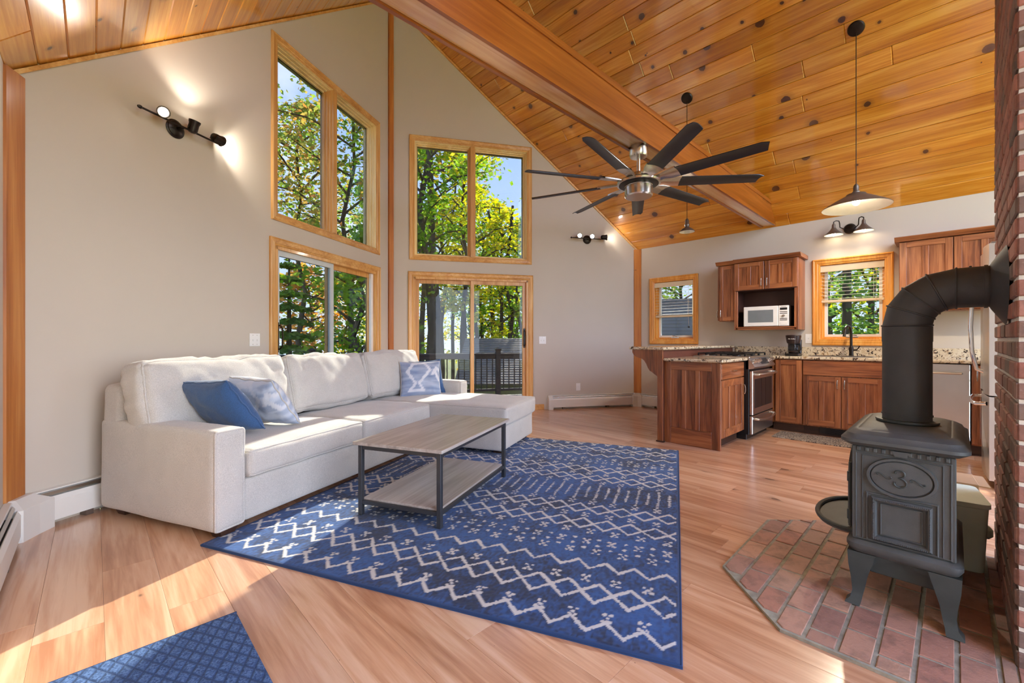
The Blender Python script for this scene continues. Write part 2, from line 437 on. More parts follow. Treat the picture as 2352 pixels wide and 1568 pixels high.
# floor: slab + laminate planks running toward the prow
fl = MB(); poly = [(-W, YB), (W, YB), (W, YC), (0, 0), (-W, YC)]
fl.prism(poly, lambda a, b, d: (a, b, d), -.12, -.009)
floor = fl.build('floor', M['subfloor'], label='warm brown wood laminate floor', cat='floor', kind='structure')
pw = .19; nrow = int(2*W/pw)+1
for i in range(nrow):
    x0 = -W + i*pw; x1 = min(x0+pw, W)
    if x1-x0 < .02: continue
    ye = -TAN*min(abs(x0), abs(x1)) if x0*x1 > 0 else 0
    ye += .02; y = YB + random.uniform(-1.0, 0)
    while y < ye:
        y2 = min(y+1.42, ye)
        if ye-y2 < .25: y2 = ye
        box('plank', x0+.0003, x1-.0003, max(y, YB)+.0003, y2-.0003, -.009, 0, M['floor'], floor, b=.0006)
        y = y2
# ceilings
k = (HR-HE)/W; SL = math.hypot(W, HR-HE); sn, cs = (HR-HE)/SL, W/SL
RW_ = .1207/cs
for side, nm in ((1, 'ceiling'), (-1, 'ceiling')):
    m = Matrix(((0, -side*cs, side*sn, side*W), (1, 0, 0, 0), (0, sn, cs, HE), (0, 0, 0, 1)))
    mb = MB(); mb.m = m
    # roof deck above the boards, following the prow in plan
    pl = [(YB, -.45), (-TAN*(W+.45*cs)+.35, -.45), (.35, SL), (YB, SL)]
    mb.prism(pl, lambda a, b, d: (a, b, d), .022, .16)
    ceil = mb.build(nm, M['subfloor'], label=('knotty pine board ceiling sloping down to the kitchen wall' if side > 0 else 'knotty pine board ceiling sloping down to the left wall'), cat='ceiling', kind='structure')
    for r in range(29):
        t0 = r*RW_; t1 = min(t0+RW_, SL)
        if t1-t0 < .02: continue
        xin = W-t1*cs
        ye = -TAN*max(xin, 0)+.05; y = YB + random.uniform(-1.6, 0)
        while y < ye:
            y2 = min(y+random.uniform(1.7, 3.2), ye)
            if ye-y2 < .4: y2 = ye
            b = MB(); b.m = m; b.box(max(y, YB)+.0005, y2-.0005, t0+.0008, t1-.0008, 0, .021, .006)
            b.build('plank', M['pine'], ceil); y = y2
    # scotia strip where the boards meet the gable wall
    key = 'right' if side > 0 else 'left'
    q = MB()
    if side > 0: a0, a1 = (0, HR), (L, HE)
    else: a0, a1 = (0, HE), (L, HR)
    dx, dz = a1[0]-a0[0], a1[1]-a0[1]; ln = math.hypot(dx, dz); nx, nz_ = dz/ln, -dx/ln
    if nz_ > 0: nx, nz_ = -nx, -nz_
    q.add([(a0[0], -.022, a0[1]), (a1[0], -.022, a1[1]), (a1[0]+nx*.022, -.016, a1[1]+nz_*.022), (a0[0]+nx*.022, -.016, a0[1]+nz_*.022),
           (a0[0], 0, a0[1]), (a1[0], 0, a1[1]), (a1[0]+nx*.022, 0, a1[1]+nz_*.022), (a0[0]+nx*.022, 0, a0[1]+nz_*.022)],
          [(0,1,2,3), (4,7,6,5), (3,2,6,7), (0,4,5,1), (0,3,7,4), (1,5,6,2)])
    t_ = q.build('trim_1' if side > 0 else 'trim_2', M['trim_h'], label='thin pine strip along the rake of the ' + key + ' gable wall', cat='trim', kind='structure'); t_.matrix_world = fmat(key)

def vprism(name, pts, z0, z1, mat, label):
    mb = MB(); mb.prism(pts, lambda a, b, d: (a, b, d), z0, z1); return mb.build(name, mat, label=label, cat='post', kind='structure')
u = Vector((W, YC))/L
vprism('trim_3', [(0, 0), (.046*u.x, .046*u.y-.0), (.040*u.x, .046*u.y-.03), (-.040*u.x, .046*u.y-.03), (-.046*u.x, .046*u.y)], 0, HR-.03, M['post'], 'slim stained pine post where the two gable walls meet')
vprism('trim_4', [(W, YC), (W-.062*u.x, YC-.062*u.y), (W-.062*u.x-.01, YC-.062*u.y-.02), (W-.012, YC-.075), (W, YC-.075)], 0, HE, M['post'], 'stained pine corner post beside the kitchen wall')
vprism('trim_5', [(-W, YC), (-W+.075*u.x, YC-.075*u.y), (-W+.075*u.x+.006, YC-.075*u.y-.014), (-W+.012, YC-.095), (-W, YC-.095)], 0, HE, M['post'], 'wide stained pine corner post at the left edge')

# tie beam (boxed): near cheek, far cheek, recessed soffit, top board
bm = empty('ceiling_beam', (0, -3.955, 2.6), 0, 'big boxed pine beam crossing the room above the ceiling fan', 'beam')
xe = W-.10
def bprof(name, y0, y1, z0, z1, mat, b=.004):
    mb = MB(); hw = lambda z: W-(z+2.6-HE)/k-.004
    mb.add([(-hw(z0), y0, z0), (hw(z0), y0, z0), (hw(z0), y1, z0), (-hw(z0), y1, z0), (-hw(z1), y0, z1), (hw(z1), y0, z1), (hw(z1), y1, z1), (-hw(z1), y1, z1)],
           [(0,3,2,1), (4,5,6,7), (0,1,5,4), (2,3,7,6), (1,2,6,5), (0,4,7,3)])
    return mb.build(name, mat, bm)
bprof('side_board', -.088, -.066, 0, .262, M['beam']); bprof('side_board', .066, .088, 0, .262, M['beam'])
bprof('soffit_board', -.064, .064, .012, .035, M['beam_under']); bprof('top_board', -.09, .09, .264, .285, M['beam'])
bprof('cap_moulding', -.096, -.088, .235, .262, M['beam'])

# ------------------------------------------------------------------ windows and sliding doors
CAS = [(0, 0), (0, -.020), (.010, -.026), (.018, -.021), (.052, -.017), (.060, -.010), (.068, -.012), (.076, -.008), (.076, 0)]
JMB = [(.070, -.002), (.070, .165), (.122, .165), (.122, .128), (.112, .128), (.112, .100), (.099, .100), (.099, .062), (.088, .062), (.088, .025), (.079, .025), (.079, -.002)]
def casing(par, w, tm, tmh, sides='tlrb', prof=CAS):
    nm = dict(t='head_casing', b='sill_casing', l='side_casing', r='side_casing')
    for s_ in sides: MB().frame(w[0], w[1], w[2], w[3], prof, s_).build(nm[s_], M[tmh if s_ in 'tb' else tm], par)
def pane(par, x0, x1, z0, z1, y=.122):
    return box('pane', x0, x1, y, y+.006, z0, z1, M['pane'], par, b=0)
def top_window(name, key, w, label):
    e = empty(name, FR[key][0], FR[key][1], label, 'window', kind='structure')
    casing(e, w, 'trim', 'trim_h')
    for s_ in 'tlrb': MB().frame(w[0], w[1], w[2], w[3], JMB, s_).build('jamb', M['jamb'], e)
    xm = (w[0]+w[1])/2; d = .079
    mb = MB()
    for hw, y0, y1 in ((.030, -.012, .15), (.040, .022, .15), (.050, .055, .15), (.060, .090, .15)): mb.box(xm-hw, xm+hw, y0, y1, w[2]+d, w[3]-d)
    mb.build('mullion', M['trim'], e)
    pane(e, w[0]+.11, xm-.058, w[2]+.11, w[3]-.11); pane(e, xm+.058, w[1]-.11, w[2]+.11, w[3]-.11)
    return e
top_window('window_1', 'left', flip(UW), 'tall two-pane window high on the left gable wall')
top_window('window_2', 'right', UW, 'two-pane window high on the right gable wall')

def slider(name, key, w, active_right, label):
    e = empty(name, FR[key][0], FR[key][1], label, 'sliding door', kind='structure')
    # three-sided casing: run legs down to the floor
    w2 = (w[0], w[1], -.08, w[3])
    nm = dict(t='head_casing', l='side_casing', r='side_casing')
    for s_ in 'tlr': MB().frame(w2[0], w2[1], w2[2], w2[3], CAS, s_).build(nm[s_], M['trim_h' if s_ == 't' else 'trim'], e)
    x0, x1, zt = w[0]+.076, w[1]-.076, w[3]-.076
    mb = MB(); mb.box(x0, x0+.03, -.004, .15, 0, zt).box(x1-.03, x1, -.004, .15, 0, zt).box(x0, x1, -.004, .15, zt-.03, zt).build('door_frame', M['trim'], e)
    box('threshold', x0, x1, .0, .15, 0, .03, M['vinyl'], e)
    xm = (x0+x1)/2
    def sash(a, b, y, mat, nm):
        st = MB(); p = [(0, y), (0, y+.04), (.052, y+.04), (.052, y)]
        st.frame(a, b, .03, zt-.03, p, 'lr'); st.frame(a, b, .03, zt-.03, [(0, y), (0, y+.04), (.055, y+.04), (.055, y)], 't')
        st.frame(a, b, .03, zt-.03, [(0, y), (0, y+.04), (.095, y+.04), (.095, y)], 'b')
        s = st.build(nm, M[mat], e); box('pane', a+.05, b-.05, y+.017, y+.023, .12, zt-.08, M['pane'], s, b=0); return s
    if active_right:
        sash(x0+.03, xm+.026, .075, 'trim', 'fixed_sash'); s = sash(xm-.026, x1-.03, .03, 'trim', 'sliding_sash'); hx = x1-.056
    else:
        sash(xm-.026, x1-.03, .075, 'trim', 'fixed_sash'); s = sash(x0+.03, xm+.026, .03, 'vinyl', 'sliding_sash'); hx = x0+.056
        box('track_cover', x1-.075, x1-.03, .03, .07, .03, zt-.03, M['white_p'], e)
    h = MB(); h.tube([(hx, .03, 1.24), (hx, -.005, 1.235), (hx, -.03, 1.21), (hx, -.036, 1.12), (hx, -.03, 1.03), (hx, -.005, 1.005), (hx, .03, 1.0)], .008, 8)
    h.build('handle', M['bronze'], s, smooth=True)
    box('handle_plate', hx-.016, hx+.016, .022, .031, .97, 1.27, M['bronze'], s)
    return e
slider('door_1', 'left', flip(DR), False, 'sliding glass door behind the middle of the sofa')
slider('door_2', 'right', DR, True, 'sliding glass door right of the ridge post, behind the chaise')

KJ = [(.072, -.002), (.072, .15), (.105, .15), (.105, .09), (.092, .09), (.092, .03), (.078, .03), (.078, -.002)]
def kit_window(name, w, label, blind_z, nsl, blabel):
    e = empty(name, FR['kitchen'][0], FR['kitchen'][1], label, 'window', kind='structure')
    casing(e, w, 'ktrim', 'ktrim', prof=[(0,0),(0,-.022),(.012,-.026),(.022,-.02),(.05,-.018),(.058,-.012),(.070,-.013),(.076,-.006),(.076,0)])
    for s_ in 'tlrb': MB().frame(*w, KJ, s_).build('jamb', M['ktrim'], e)
    sash = MB(); sash.frame(w[0]+.105, w[1]-.105, w[2]+.105, w[3]-.105, [(-.005,.10),(-.005,.14),(.03,.14),(.03,.10)]); so = sash.build('sash', M['white_p'], e)
    box('pane', w[0]+.13, w[1]-.13, .118, .124, w[2]+.13, w[3]-.13, M['pane'], so, b=0)
    xm = (w[0]+w[1])/2
    cr = MB(); cr.box(xm-.06, xm+.06, .06, .085, w[2]+.092, w[2]+.108, .003); cr.tube([(xm-.02, .06, w[2]+.108), (xm-.03, .04, w[2]+.135), (xm+.05, .03, w[2]+.118)], .006, 6)
    cr.build('crank', M['nickel'], e, smooth=True)
    # blind: its own thing, hung inside the jamb
    b = empty('window_blind', FR['kitchen'][0], FR['kitchen'][1], blabel, 'blind', 'wooden slat blinds over the kitchen windows')
    xa, xb = w[0]+.082, w[1]-.082; zt = w[3]-.085
    box('valance', xa-.004, xb+.004, -.004, .012, zt-.075, zt, M['slat_w'], b)
    zs = np.linspace(zt-.10, blind_z+.035, nsl)
    me = None
    for z in zs:
        if me is None:
            q = MB(); q.m = Matrix.Rotation(R(5), 4, 'X'); q.box(xa, xb, -.024, .024, -.002, .002, .001); me = q.mesh('slat')
        s_ = mk('slat', me, M['slat'], b); s_.location = (0, .04, z)
    box('bottom_rail', xa, xb, .02, .06, blind_z-.012, blind_z+.02, M['slat_w'], b, b=.006)
    for fx in (.16, .84):
        x = xa+(xb-xa)*fx; MB().cyl((x, .04, zt-.07), (x, .04, blind_z), .0012, n=6).build('ladder_cord', M['white_p'], b)
    x = xb-.07; cd = MB(); cd.cyl((x, .012, zt-.07), (x, .012, blind_z-.16), .0014, n=6).build('pull_cord', M['slat_w'], b)
    for dx in (-.006, .008): MB().lathe([(.002, 0), (.007, -.006), (.008, -.02), (.004, -.026)], (x+dx, .012, blind_z-.15-abs(dx)), n=10).build('tassel', M['bronze'], b, smooth=True)
kit_window('window_3', KW1, 'small window beyond the bar counter on the kitchen wall', 1.46, 10, 'half-raised slat blind in the small window beyond the bar')
kit_window('window_4', KW2, 'window over the kitchen sink', 1.565, 8, 'half-raised slat blind in the window over the sink')
# ------------------------------------------------------------------ outdoors
GZ = -2.2
gm = NT('forest_floor'); g1 = gm.noise(gm.pos(), .6, 6, .7); g2 = gm.noise(gm.pos(), 6, 4, .7)
gm.bsdf(gm.mix(gm.math('MULTIPLY', g2, .6), gm.ramp(g1, [(.35, srgb(96,110,52)), (.55, srgb(128,134,66)), (.7, srgb(150,126,76))]), srgb(70, 66, 40)), .95)
MB().add([(-60, -60, GZ), (70, -60, GZ), (70, 80, GZ), (-60, 80, GZ)], [(0, 1, 2, 3)]).build('ground', gm.mat, label='grassy forest ground outside below the deck', cat='ground', kind='structure')

# deck and railing, parallel to the right gable wall
dk = empty('deck', (3.0, 1.0, -.06), AR, 'weathered board deck outside the sliding doors', 'deck', kind='structure')
for i in range(15):
    y = -.02 - i*.14
    xa = -9.0+max(0, (i-6))*.24; xb = 3.0
    box('deck_board', xa, xb, y-.137, y, -.03, 0, M['deck'], dk, b=.002)
rl = empty('deck_railing', (3.0, 1.0, -.06), AR, 'dark deck railing with square balusters and capped posts seen through the glass doors', 'railing')
PX = [2.35, .02, -1.78, -3.58, -5.38, -7.18, -8.95]
for x in PX:
    p = box('post', x-.05, x+.05, -.05, .05, -.3, .94, M['rail'], rl, b=.004)
    c = MB(); c.box(x-.065, x+.065, -.065, .065, .94, .96, .003)
    c.add([(x-.06, -.06, .96), (x+.06, -.06, .96), (x+.06, .06, .96), (x-.06, .06, .96), (x, 0, 1.0)], [(0,1,4), (1,2,4), (2,3,4), (3,0,4)])
    c.build('post_cap', M['bronze'], p)
for a, b in zip(PX[1:], PX[:-1]):
    box('top_rail', a+.05, b-.05, -.045, .045, .83, .87, M['rail'], rl); box('sub_rail', a+.05, b-.05, -.02, .02, .75, .83, M['rail'], rl)
    box('bottom_rail', a+.05, b-.05, -.02, .02, .08, .13, M['rail'], rl)
bal = MB().box(-.011, .011, -.011, .011, .13, .75).mesh('baluster')
x = PX[-1]+.12
while x < PX[0]-.06:
    if min(abs(x-q) for q in PX) > .07: o = mk('baluster', bal, M['rail'], rl); o.location = (x, 0, 0)
    x += .118

# neighbour's sheds with shingled roofs
def shed(loc, rz, w, d, hz, ridge, label):
    e = empty('shed', (loc[0], loc[1], GZ), rz, label, 'shed')
    h = hz-GZ; rg = ridge-GZ
    box('wall', -w/2, w/2, -d/2, d/2, 0, h, M['siding'], e, b=0)
    ny = int(h/.14)
    for i in range(ny): # clapboards
        q = MB(); z = i*.14; q.add([(-w/2, -d/2-.022, z), (w/2, -d/2-.022, z), (w/2, -d/2-.003, z+.14), (-w/2, -d/2-.003, z+.14)], [(0,1,2,3)]); q.add([(-w/2, -d/2-.022, z), (w/2, -d/2-.022, z), (w/2, -d/2, z), (-w/2, -d/2, z)], [(0,3,2,1)]); q.build('clapboard', M['siding'], e)
    n = 22; ov = .3; sl = math.hypot(d/2+ov, rg-h)
    for sd in (-1, 1):
        for i in range(n): # shingle courses
            a0, a1 = i/n, min(1, (i+1.08)/n)
            yy = lambda a: sd*(d/2+ov)*(1-a); zz = lambda a: h-.1+(rg-h+.1)*a
            q = MB(); q.add([(-w/2-ov, yy(a0), zz(a0)+.03), (w/2+ov, yy(a0), zz(a0)+.03), (w/2+ov, yy(a1), zz(a1)+.01), (-w/2-ov, yy(a1), zz(a1)+.01),
                             (-w/2-ov, yy(a0), zz(a0)), (w/2+ov, yy(a0), zz(a0)), (w/2+ov, yy(a1), zz(a1)-.01), (-w/2-ov, yy(a1), zz(a1)-.01)], [(0,1,2,3), (4,7,6,5), (0,4,5,1), (1,5,6,2), (0,3,7,4), (2,6,7,3)])
            q.build('shingle_course', M['shingle'], e)
    for sx in (-1, 1): MB().add([(sx*w/2, -d/2, h), (sx*w/2, d/2, h), (sx*w/2, 0, rg-.05)], [(0, 1, 2)]).build('gable', M['siding'], e)
    return e
shed((6.86, 2.81, 0), R(-44.2), 4.6, 4.6, .10, 1.12, 'low shed with grey shingle roof behind the deck railing, right of the ridge post')
shed((12.4, 1.57, 0), R(-64), 6.0, 5.0, .0, 2.6, 'grey shingle roofed outbuilding seen through the small kitchen window')

# trees
def leafmat(name, stops):
    t = NT(name); r = t.n('ShaderNodeNewGeometry').outputs['Random Per Island']
    c = t.ramp(r, [(i/(len(stops)-1), srgb(s_)) for i, s_ in enumerate(stops)])
    d = t.n('ShaderNodeBsdfDiffuse'); tr = t.n('ShaderNodeBsdfTranslucent'); t.set(d.inputs[0], c)
    hv = t.n('ShaderNodeHueSaturation', Saturation=1.15, Value=1.5); t.set(hv.inputs['Color'], c); t.set(tr.inputs[0], hv.outputs[0])
    mx = t.n('ShaderNodeMixShader'); mx.inputs[0].default_value = .5
    t.t.links.new(d.outputs[0], mx.inputs[1]); t.t.links.new(tr.outputs[0], mx.inputs[2]); t.t.links.new(mx.outputs[0], t.out.inputs[0]); return t.mat
LEAF = dict(green=leafmat('leaf_green', [(92,128,48), (128,160,64), (156,184,84), (104,140,66)]),
            maple=leafmat('leaf_maple', [(126,156,76), (150,172,88), (196,164,100), (130,156,84), (206,146,96)]),
            yellow=leafmat('leaf_yellow', [(186,190,72), (218,204,86), (152,176,72), (230,196,96)]),
            orange=leafmat('leaf_orange', [(216,150,92), (226,176,110), (180,170,96), (206,134,84)]),
            dark=leafmat('leaf_conifer', [(84,116,66), (112,144,78), (140,168,92), (98,130,72)]))
def leaf_mesh(name, pts, size, flat=0.4):
    n = len(pts); pts = np.asarray(pts)
    a = rng.normal(size=(n, 3)); a[:, 2] *= flat; a /= np.linalg.norm(a, axis=1)[:, None]
    nrm = rng.normal(size=(n, 3)); b = np.cross(nrm, a); b /= np.linalg.norm(b, axis=1)[:, None]+1e-9
    s = size*rng.uniform(.6, 1.3, size=(n, 1))
    nn = np.cross(a, b)
    V = np.stack([pts-a*s, pts+b*s*.55+nn*s*.12, pts+a*s, pts-b*s*.55+nn*s*.12], 1).reshape(-1, 3)
    me = bpy.data.meshes.new(name); me.vertices.add(4*n); me.vertices.foreach_set('co', V.ravel().astype(np.float32))
    me.loops.add(4*n); me.loops.foreach_set('vertex_index', np.arange(4*n, dtype=np.int32))
    me.polygons.add(n); me.polygons.foreach_set('loop_start', np.arange(0, 4*n, 4, dtype=np.int32)); me.polygons.foreach_set('loop_total', np.full(n, 4, dtype=np.int32))
    me.update(calc_edges=True); return me
def broadleaf(x, y, h, cr, mat, label, nl=5000, clear=.35, size=.11, tr=.16, nb=26):
    e = empty('broadleaf_tree', (x, y, GZ), random.uniform(0, 6), label, 'tree', 'trees around the house')
    q = MB(); path = [(random.uniform(-.2, .2)*t*2, random.uniform(-.2, .2)*t*2, h*.93*t) for t in np.linspace(0, 1, 8)]; path[0] = (0, 0, -.1)
    q.tube(path, [tr*(1-.85*t) for t in np.linspace(0, 1, 8)], 8); q.build('trunk', M['bark'], e, smooth=True)
    pts = []; bq = MB()
    for i in range(nb):
        t = clear+(1-clear)*(i+.5)/nb; a = i*2.4+random.uniform(-.4, .4)
        rr = cr*math.sin(pi*min(.97, max(.12, (t-clear)/(1-clear)*.85+.12)))*random.uniform(.7, 1.1)
        k_ = min(6, int(t*7)); b0 = Vector(path[k_]).lerp(Vector(path[k_+1]), t*7-k_)
        tip = b0+Vector((math.cos(a)*rr, math.sin(a)*rr, rr*random.uniform(.15, .55)))
        mid = (b0+tip)/2+Vector((0, 0, rr*.12))
        bq.tube([b0, mid, tip], [.05*(1-t*.6)+.012, .03, .008], 5)
        m = nl//nb; fr = rng.uniform(.25, 1.08, m)[:, None]
        c0 = np.array(b0)*(1-fr)+np.array(tip)*fr; c0[:, 2] += rr*.12*np.sin(pi*fr[:, 0].clip(0, 1))
        pts.append(c0+rng.normal(size=(m, 3))*np.array([.34, .34, .24])*(.35+.25*rr))
    bq.build('branches', M['bark'], e, smooth=True, kind='stuff')
    mk('crown', leaf_mesh('crown', np.concatenate(pts), size), LEAF[mat], e, kind='stuff'); return e
def conifer(x, y, h, cr, label, nl=5000):
    e = empty('conifer_tree', (x, y, GZ), 0, label, 'tree', 'trees around the house')
    MB().cyl((0, 0, -.1), (0, 0, h), .14, .02, 8).build('trunk', M['bark'], e, smooth=True)
    pts = []; nt = int(h*2.6)
    for i in range(nt):
        t = (i+.5)/nt; rr = cr*(1-t)**.8+.08
        for j in range(9):
            a = j*2*pi/9+i*.7+random.uniform(-.2, .2); m = max(3, int(nl/nt/9)); fr = rng.uniform(.08, 1, m)
            p = np.stack([np.cos(a)*rr*fr, np.sin(a)*rr*fr, h*(.1+.9*t)-rr*.35*fr+rr*.12*fr**2], 1)
            pts.append(p+rng.normal(size=(m, 3))*np.array([.09, .09, .035])*(.5+rr*.35))
    mk('needles', leaf_mesh('needles', np.concatenate(pts), .075, .2), LEAF['dark'], e, kind='stuff'); return e
def az(px, dist, side=0):
    """ground position seen at photo column px at a distance from the viewpoint"""
    a = R(45.784) - math.atan((px-1176)/986.4); return CAM.x+math.cos(a)*dist, CAM.y+math.sin(a)*dist
TREES = [ # px, dist, height, crown, kind, leaves, clear
 (690, 17, 12.5, 2.7, 'maple', 6500, .52, 'maple with sparse reddening leaves in the left part of the left upper window'),
 (800, 15, 13.5, 3.0, 'maple', 8000, .35, 'tall maple with long dark branches in the right part of the left upper window'),
 (850, 24, 12.5, 2.8, 'green', 5000, .3, 'green broadleaf tree standing behind the right edge of the left sliding door'),
 (712, 19, 6.6, 1.7, 'orange', 4500, .3, 'small orange leaved tree behind the left half of the left sliding door'),
 (830, 12, 6.5, 2.0, 'green', 5000, .25, 'bushy green tree behind the right half of the left sliding door'),
 (985, 13, 13.5, 2.6, 'green', 6500, .45, 'green tree with a thick trunk in the left half of the right glass door'),
 (1015, 20, 15, 3.0, 'maple', 7000, .3, 'tall maple behind the thick trunk in the right glass door'),
 (1065, 16, 11.5, 2.2, 'yellow', 5500, .4, 'slim yellow green tree near the meeting stile of the right glass door'),
 (1105, 22, 12.0, 2.6, 'green', 6000, .3, 'green tree behind the right half of the right glass door'),
 (1150, 18, 9.6, 1.9, 'yellow', 3600, .3, 'yellow leaved tree above the grey shed roof'),
 (1195, 19, 9.0, 1.8, 'green', 4500, .3, 'slender green tree at the right edge of the right glass door'),
 (940, 28, 13, 3.2, 'yellow', 4500, .1, 'distant yellowing tree behind the ridge post'),
 (1080, 30, 12, 3.4, 'yellow', 5000, .05, 'distant golden tree low behind the right glass door'),
 (790, 30, 8, 3.2, 'yellow', 5000, .05, 'distant golden tree low behind the left sliding door'),
 (1180, 29, 9.5, 3.2, 'yellow', 4500, .05, 'distant golden tree at the right edge of the right glass door'),
 (1560, 24, 12, 3.0, 'green', 5000, .3, 'broadleaf tree behind the small kitchen window'),
 (1480, 30, 12, 3.0, 'maple', 4000, .3, 'far maple left of the small kitchen window'),
 (1900, 19, 12, 3.2, 'green', 7000, .05, 'dense green tree in the left half of the sink window'),
 (2000, 18, 11, 3.0, 'yellow', 5500, .05, 'sunlit yellow green tree in the right half of the sink window')]
for px, d_, h, cr, kd, nl, cl, lb in TREES:
    x, y = az(px, d_); broadleaf(x, y, h-GZ*.0, cr, kd, lb, int(nl*.60), cl, size=.066+d_*.0018, tr=.13+.05*(px in (985,)))
conifer(*az(664, 12.5), 5.4, 1.35, 'small spruce outside the left half of the left sliding door', 6000)
conifer(*az(1170, 25), 9, 2.2, 'dark spruce deep behind the grey shed roof', 4000)
conifer(*az(1945, 13), 11, 2.4, 'dark spruce in the middle of the sink window', 7000)
# bare dark trunks of the wood behind the deck
for i, (px, d_, h, r_) in enumerate([(1000, 15, 12, .17), (968, 18, 12, .13), (1040, 24, 12, .11), (1092, 19, 10, .10), (1128, 20, 9.5, .13), (1165, 18, 9.0, .11), (1183, 24, 9, .09), (1060, 26, 11, .1)]):
    x, y = az(px, d_); q = MB(); N = 7
    path = [(x+random.uniform(-.08, .08)*k_, y+random.uniform(-.08, .08)*k_, GZ-.1+h*k_/(N-1)) for k_ in range(N)]
    q.tube(path, [r_*(1-.5*k_/(N-1)) for k_ in range(N)], 8)
    for k_ in range(2, N-1):
        b0 = Vector(path[k_]); a = random.uniform(0, 6.28); q.tube([b0, b0+Vector((math.cos(a)*.5, math.sin(a)*.5, .5)), b0+Vector((math.cos(a)*1.1, math.sin(a)*1.1, .9))], [.04, .025, .008], 5)
    q.build('tree_trunk', M['bark'], label=['thick dark trunk in the left half of the right glass door', 'dark trunk at the left edge of the right glass door', 'slim far trunk left of the door stile', 'trunk just right of the door stile', 'dark trunk over the shed ridge', 'thin trunk right of the shed ridge', 'far thin trunk by the door handle', 'far trunk behind the door stile'][i], cat='tree trunk', group='bare trunks behind the deck', smooth=True)
# ------------------------------------------------------------------ soft shapes
def cushion(name, mat, parent, c, h, r=.05, bulge=(0, 0, .02), n=22, wr=.004, wf=7, rot=None, seed=0, pipe=None, crease=0, lean=None):
    """rounded box centred at c with half sizes h; bulge per axis; pipe: list of (axis, sign) faces whose rim carries piping"""
    hx = Vector(h); M3 = (rot or Matrix.Identity(3))
    def surf(p):
        q = Vector([max(-(hx[i]-r), min(hx[i]-r, p[i]*hx[i])) for i in range(3)])
        d = Vector([p[i]*hx[i]-q[i] for i in range(3)])
        if d.length > 1e-9: d = d.normalized()*r
        P = q+d
        b = [1-p[i]**2 for i in range(3)]
        for i in range(3):
            o1, o2 = (i+1) % 3, (i+2) % 3
            P[i] += math.copysign(1, p[i])*abs(p[i])**1.5*bulge[i]*(max(0, b[o1])**.6)*(max(0, b[o2])**.6)
        w = mnoise.noise(Vector((P.x*wf+seed*9, P.y*wf, P.z*wf)))*wr + mnoise.noise(Vector((P.x*wf*2.7, P.y*wf*2.7+seed*5, P.z*wf*2.7)))*wr*.4
        if crease:
            rdg = 1-abs(mnoise.noise(Vector((P.x*9+P.z*6+seed*3, P.z*2.4-P.x*2, seed))))*2.2
            w += crease*max(0, rdg)**2*(.35+.65*max(0, p[2]))*-1
            rd2 = 1-abs(mnoise.noise(Vector((P.x*4-P.z*7+seed*5, P.z*5, seed+3))))*2.4; w -= crease*.8*max(0, rd2)**2
        P = P+(d.normalized() if d.length > 1e-9 else Vector((0, 0, 0)))*w
        if lean: P.y += lean*P.z
        return M3 @ P + Vector(c)
    ts = [math.sin(pi/2*(2*i/n-1)) for i in range(n+1)]
    key = {}; vs = []; fs = []
    def vid(p):
        k_ = tuple(round(x, 5) for x in p)
        if k_ not in key: key[k_] = len(vs); vs.append(tuple(surf(p)))
        return key[k_]
    for ax in range(3):
        o1, o2 = (ax+1) % 3, (ax+2) % 3
        for sg in (-1, 1):
            for i in range(n):
                for j in range(n):
                    f = []
                    for a, b in ((i, j), (i+1, j), (i+1, j+1), (i, j+1)):
                        p = [0, 0, 0]; p[ax] = sg; p[o1] = ts[a]; p[o2] = ts[b]; f.append(vid(p))
                    fs.append(tuple(f if sg > 0 else f[::-1]))
    mb = MB(); mb.v = vs; mb.f = fs
    o = mb.build(name, mat, parent, smooth=True, angle=180)
    for ax, sg in (pipe or []):
        o1, o2 = (ax+1) % 3, (ax+2) % 3; path = []; k_ = 1-.29*r/hx[ax]
        e1, e2 = 1-.29*r/hx[o1], 1-.29*r/hx[o2]
        m = 26
        for (a0, b0), (a1, b1) in (((-1,-1),(1,-1)), ((1,-1),(1,1)), ((1,1),(-1,1)), ((-1,1),(-1,-1))):
            for t in range(m):
                f = math.sin(pi/2*(2*t/m-1)); u_ = .5+.5*f
                a = a0+(a1-a0)*u_; b = b0+(b1-b0)*u_
                p = [0, 0, 0]; p[ax] = sg; p[o1] = a*1.0; p[o2] = b*1.0; path.append(surf(p))
        q = MB(); q.tube(path, .0075, 6, closed=True); q.build('piping', mat, o, smooth=True, angle=180)
    return o

def vcol_mat(name, rough=.95, bscale=260, bump=.35, sheen=.2, mul=None):
    t = NT(name); a = t.n('ShaderNodeAttribute'); a.attribute_name = 'dye'
    n1 = t.noise(t.obj(), bscale, 2); c = t.mix(t.math('MULTIPLY', n1, .35), a.outputs['Color'], (.02, .03, .06, 1), 'MIX') if mul is None else mul(t, a.outputs['Color'])
    t.bsdf(c, rough, 0, t.bump(n1, bump, .003), sheen=sheen); return t.mat
def set_dye(me, cols):
    at = me.color_attributes.new('dye', 'FLOAT_COLOR', 'POINT'); at.data.foreach_set('color', np.asarray(cols, dtype=np.float32).ravel())

